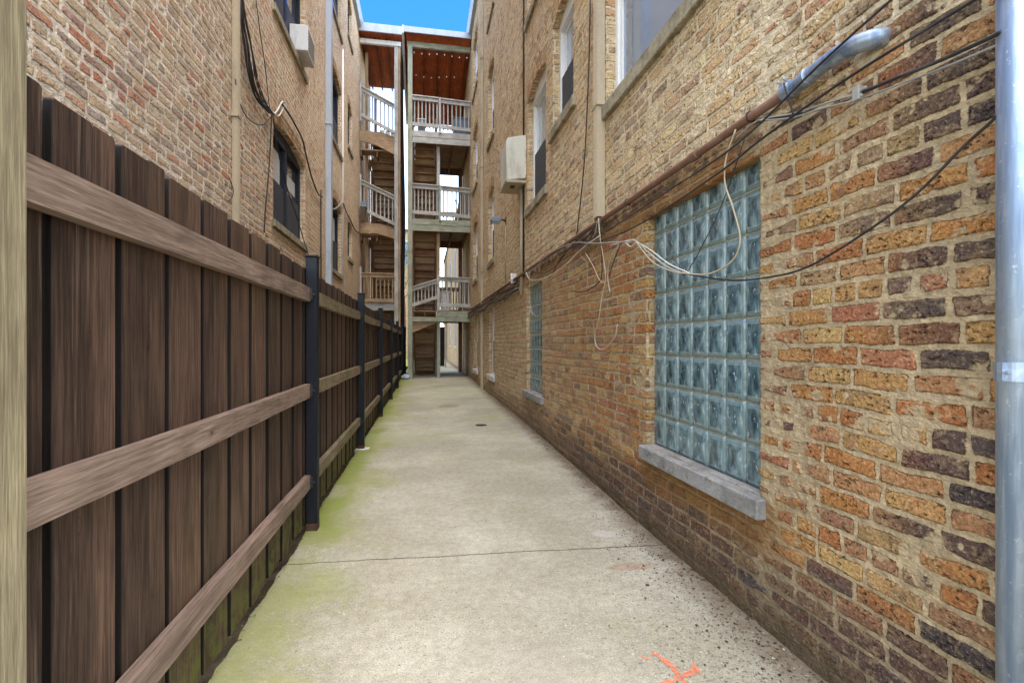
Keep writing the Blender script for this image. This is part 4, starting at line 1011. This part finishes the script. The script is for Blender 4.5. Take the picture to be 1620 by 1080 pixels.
MB().box(LX0, LX1+.06, YPL-.2, YLB+.05, 10.99, 11.055).build('soffit', M['ply'], rf)
for k in range(4): x = LX0+.1+k*.36; MB().box(x-.02, x+.02, YPL+.12, YLB, 10.86, 10.988).build('joist', M['plyframe'], rf)
MB().box(LX0, LX1+.12, YPL-.30, YPL-.255, 10.92, 11.18).build('fascia', M['gutter'], rf, bevel=.006)
MB().box(LX0, LX1+.02, YPL+.0, YPL+.1, 10.72, 10.86).build('beam', M['whitewd'], LP, bevel=.004)
# dark drainpipe between the two porches
pts = [(-.62, YPL+.4, .1), (-.63, YPL+.4, 3), (-.60, YPL+.42, 5.2), (-.64, YPL+.4, 7.4), (-.66, YPL+.3, 9), (-.66, YPL+.1, 10.9)]
rod('downspout', pts, .055, M['navy'], 'dark round downspout in the gap between the two porches', 'downspout', 10, 5)

# things kept on the porches
def bin_(name, x, y, z, w, d, h, mat, label, cat, lid=True):
    t = empty(name, (x, y, z), label, cat); m = MB()
    m.add([(x-w*.44, y-d*.44, z), (x+w*.44, y-d*.44, z), (x+w*.44, y+d*.44, z), (x-w*.44, y+d*.44, z), (x-w/2, y-d/2, z+h), (x+w/2, y-d/2, z+h), (x+w/2, y+d/2, z+h), (x-w/2, y+d/2, z+h)],
          [(0,3,2,1),(4,5,6,7),(0,1,5,4),(1,2,6,5),(2,3,7,6),(3,0,4,7)])
    m.build('tub', M[mat], t, bevel=.015, seg=2)
    if lid: MB().box(x-w/2-.02, x+w/2+.02, y-d/2-.02, y+d/2+.02, z+h+.001, z+h+.04).build('lid', M['white' if mat == 'bluegrey' and w < .4 else mat], t, bevel=.01)
bin_('storage_bin', -.02, YP+.23, 7.745, .25, .22, .42, 'bluegrey', 'small blue grey bin with white lid on the top deck of the right porch', 'bin')
bin_('storage_bin', 1.21, YP+.5, 7.745, .50, .45, .62, 'bluegrey', 'large blue grey storage box on the top deck against the wall', 'bin')
bin_('storage_bin', .72, YP+.75, 2.225, .30, .35, .62, 'white', 'pale storage bin on the lowest deck of the right porch', 'bin')
t = empty('flower_pot', (LX0+.12, YPL-.12, 5.28), 'grey bucket pot hanging on the middle rail of the left porch', 'flower pot')
m = MB(); n = 14
m.add([(LX0+.14+r_*math.cos(2*math.pi*i/n), YPL-.16+r_*math.sin(2*math.pi*i/n), z) for r_, z in ((.075, 5.20), (.11, 5.46), (.12, 5.46), (.12, 5.49), (.10, 5.49), (.09, 5.3)) for i in range(n)],
      [(k*n+i, k*n+(i+1) % n, (k+1)*n+(i+1) % n, (k+1)*n+i) for k in range(5) for i in range(n)]+[tuple(range(n))[::-1], tuple(5*n+i for i in range(n))])
m.build('pot', M['cgrey'], t, smooth=True)
m = MB(); m.box(LX0+.04, LX0+.22, YPL-.06, YPL-.02, 5.50, 5.68); m.build('planter', M['bluegrey'], t, bevel=.01)
# string lights under the right roof
sl = empty('string_lights', (.5, YP+1, 10.4), 'string of white bulbs hung under the red roof of the right porch', 'string lights')
m = MB(); bulbs = []
rows = [[(-.25+.235*i, YP+.16, 10.26-.02*math.sin(i*1.3)) for i in range(8)], [(-.2+.25*i, YP+1.0, 10.00-.05*math.sin(i)) for i in range(6)], [(.7+.2*i, YP+1.9, 9.70) for i in range(4)]]
for rw in rows: m.tube([(p[0], p[1], p[2]+.05) for p in rw], .005, 5, 3)
m.build('wire', M['cblack'], sl)
for rw in rows:
    for p in rw: MB().ball(p, .021, 8, 6, (1, 1, 1.25)).build('bulb', M['bulb'], sl, smooth=True)
# small porch lamp
t = empty('porch_lamp', (1.2, YB-.5, 6.4), 'small white lamp on the upper back post of the right porch', 'lamp')
m = MB(); m.ball((1.22, YB-.3, 6.45), .06, 10, 6, (1, 1, .8)); m.build('globe', M['bulb'], t, smooth=True); MB().tube([(1.24, YB-.28, 6.42), (1.36, YB-.12, 6.3)], .015, 6).build('arm', M['black'], t)
# crumpled bag at the foot of the porch post
m = MB(); rr = random.Random(4)
bm = bmesh.new(); bmesh.ops.create_icosphere(bm, subdivisions=3, radius=.11)
for v in bm.verts: v.co *= 1+rr.uniform(-.16, .16); v.co.z = v.co.z*.75+.07; v.co.z = max(v.co.z, 0); v.co.x *= 1.2
me = bpy.data.meshes.new('plastic_bag'); bm.to_mesh(me); bm.free(); me.materials.append(M['foil'])
o = bpy.data.objects.new('plastic_bag', me); COL.objects.link(o); o.location = (-.50, YP-.08, ground_z(-.5, YP)); meta(o, 'crumpled blue and white plastic bag at the foot of the porch post', 'bag')

# ------------------------------------------------------------------ beyond the porch
def far_building(name_label, x0, x1, y0, y1, z1, wins, cat='building'):
    t = empty('brick_building', ((x0+x1)/2, y0, 0), name_label, cat)
    q = [([(x0, y0, -.2), (x1, y0, -.2), (x1, y0, z1), (x0, y0, z1)], [(x0, -.2), (x1, -.2), (x1, z1), (x0, z1)]),
         ([(x1, y1, -.2), (x0, y1, -.2), (x0, y1, z1), (x1, y1, z1)], [(x0, -.2), (x1, -.2), (x1, z1), (x0, z1)]),
         ([(x0, y1, -.2), (x0, y0, -.2), (x0, y0, z1), (x0, y1, z1)], [(y1, -.2), (y0, -.2), (y0, z1), (y1, z1)]),
         ([(x1, y0, -.2), (x1, y1, -.2), (x1, y1, z1), (x1, y0, z1)], [(y0, -.2), (y1, -.2), (y1, z1), (y0, z1)])]
    quad_uv('wall', q, M['brickF'], t); MB().box(x0-.05, x1+.05, y0-.05, y1+.05, z1, z1+.15).build('roof', M['roofing'], t)
    for (plane, a, b, z0, z2) in wins:
        m = MB()
        if plane == 'y': m.box(a, b, y0-.03, y0+.02, z0, z2); p = MB().box(a+.06, b-.06, y0-.04, y0-.031, z0+.06, z2-.06)
        else: m.box(x0-.03, x0+.02, a, b, z0, z2); p = MB().box(x0-.04, x0-.031, a+.06, b-.06, z0+.06, z2-.06)
        w = m.build('window', M['whitewd'], t); p.build('pane', M['bluegrey'], w)
    return t
far_building('tan brick building beyond the porch seen through the passage', 1.62, 7, 21.5, 38, 7.2, [('x', 24, 25, 1.0, 2.4), ('x', 29, 30, 1.0, 2.4), ('x', 24, 25, 4.2, 5.8), ('x', 28, 29.2, 4.2, 5.8)])
far_building('low brick building seen in the gap between the porches', -6, .35, 33, 40, 8.4, [('y', -1.6, -.5, 6.2, 7.8), ('y', -3.6, -2.6, 6.2, 7.8)])
gt = empty('metal_gate', (.8, 23, .1), 'black metal gate standing past the porch passage', 'gate')
m = MB()
for k in range(9): m.box(.35+k*.075, .38+k*.075, 23, 23.03, .2, 1.9)
m.build('bars', M['navy'], gt); MB().box(.3, 1.0, 23.031, 23.05, .15, 1.95).build('sheet', M['black'], gt)
rod('downspout', [(1.05, 23.0, .1), (1.05, 23.0, 1.95), (.9, 22.9, 2.2)], .04, M['whitewd'], 'white downspout beside the black gate past the passage', 'downspout', 8)
# fence past the porch closing the left of the yard, foliage showing in the gap
tr = empty('leafy_tree', (-1.0, 27, 0), 'small green tree showing in the gap between the porches', 'tree')
m = MB(); m.tube([(-1.0, 27, 0), (-.95, 27.1, 2.5), (-1.05, 27, 4.6), (-1.0, 26.9, 6.2)], [.12, .10, .07, .04], 8, 3)
for a in range(6): m.tube([(-1.0, 27, 3.5+a*.4), (-1+.9*math.cos(a*1.1), 27+.9*math.sin(a*1.1), 4.6+a*.45)], .025, 6)
m.build('trunk', M['brown_z'], tr)
m = MB(); rr = random.Random(8)
cl = [(-1+rr.gauss(0, .7), 27+rr.gauss(0, .7), 5.6+rr.gauss(0, .9)) for _ in range(38)]
for c in cl:
    for _ in range(46):
        p = Vector(c)+Vector((rr.gauss(0, .2), rr.gauss(0, .2), rr.gauss(0, .17))); a = Vector((rr.uniform(-1, 1), rr.uniform(-1, 1), rr.uniform(-1, 1))).normalized(); b = a.orthogonal().normalized()
        s = rr.uniform(.03, .06); m.add([p-a*s, p+b*s*.5, p+a*s, p-b*s*.5], [(0, 1, 2, 3)])
s_ = NT('leaf'); r_ = s_.isl(); s_.bsdf(s_.ramp(r_, [(0, (.035, .065, .012)), (.6, (.08, .13, .025)), (1, (.16, .20, .05))]), .6); M['leaf'] = s_.m
m.build('crown', M['leaf'], tr)

# ------------------------------------------------------------------ camera, sky, sun
cam = bpy.data.cameras.new('camera'); co = bpy.data.objects.new('camera', cam); COL.objects.link(co)
co.location = (0, 0, CAM_H); co.rotation_euler = (rad(90), 0, -TH)
cam.sensor_width = 36; cam.lens = 790/1620*36; cam.shift_y = 2/1620; cam.clip_start = .05; cam.clip_end = 2000
scene.camera = co
EL, AZ = 75, 158      # sun elevation; compass bearing the light comes FROM (0 = +Y, clockwise)
wd = bpy.data.worlds.new('World'); scene.world = wd; wd.use_nodes = True; nt = wd.node_tree; nt.nodes.clear()
sky = nt.nodes.new('ShaderNodeTexSky'); sky.sky_type = 'NISHITA'; sky.sun_disc = False
sky.sun_elevation = rad(EL); sky.sun_rotation = rad(AZ); sky.air_density = 1.; sky.dust_density = .6; sky.ozone_density = 1.6
bg = nt.nodes.new('ShaderNodeBackground'); bg.inputs['Strength'].default_value = .86; wo = nt.nodes.new('ShaderNodeOutputWorld')
tcw = nt.nodes.new('ShaderNodeTexCoord'); sx = nt.nodes.new('ShaderNodeSeparateXYZ'); nt.links.new(tcw.outputs['Generated'], sx.inputs[0])
mr = nt.nodes.new('ShaderNodeMapRange'); mr.interpolation_type = 'SMOOTHSTEP'; nt.links.new(sx.outputs[1], mr.inputs[0]); mr.inputs[1].default_value = .15; mr.inputs[2].default_value = .75
mz = nt.nodes.new('ShaderNodeMapRange'); mz.interpolation_type = 'SMOOTHSTEP'; nt.links.new(sx.outputs[2], mz.inputs[0]); mz.inputs[1].default_value = .38; mz.inputs[2].default_value = .53
mm_ = nt.nodes.new('ShaderNodeMath'); mm_.operation = 'MULTIPLY'; nt.links.new(mr.outputs[0], mm_.inputs[0]); nt.links.new(mz.outputs[0], mm_.inputs[1])
tint = nt.nodes.new('ShaderNodeMix'); tint.data_type = 'RGBA'; nt.links.new(mm_.outputs[0], tint.inputs[0]); tint.inputs[6].default_value = (1.34, 1.10, .86, 1); tint.inputs[7].default_value = (.085, .30, .78, 1)
mu = nt.nodes.new('ShaderNodeMix'); mu.data_type = 'RGBA'; mu.blend_type = 'MULTIPLY'; mu.inputs[0].default_value = 1; nt.links.new(sky.outputs[0], mu.inputs[6]); nt.links.new(tint.outputs[2], mu.inputs[7])
nt.links.new(mu.outputs[2], bg.inputs[0]); nt.links.new(bg.outputs[0], wo.inputs[0])
sl_ = bpy.data.lights.new('sun', 'SUN'); sl_.energy = 5.0; sl_.angle = rad(55); sl_.color = (1., .94, .84)
so = bpy.data.objects.new('sun', sl_); COL.objects.link(so)
d = Vector((math.sin(rad(AZ))*math.cos(rad(EL)), math.cos(rad(AZ))*math.cos(rad(EL)), math.sin(rad(EL))))
so.rotation_euler = d.to_track_quat('Z', 'Y').to_euler(); so.location = (0, -5, 15)
scene.view_settings.view_transform = 'Standard'; scene.view_settings.look = 'None'; scene.view_settings.exposure = 0
scene.render.engine = 'CYCLES'; scene.cycles.max_bounces = 6; scene.cycles.diffuse_bounces = 4; scene.cycles.use_denoising = True
scene.render.resolution_x = 1024; scene.render.resolution_y = 682
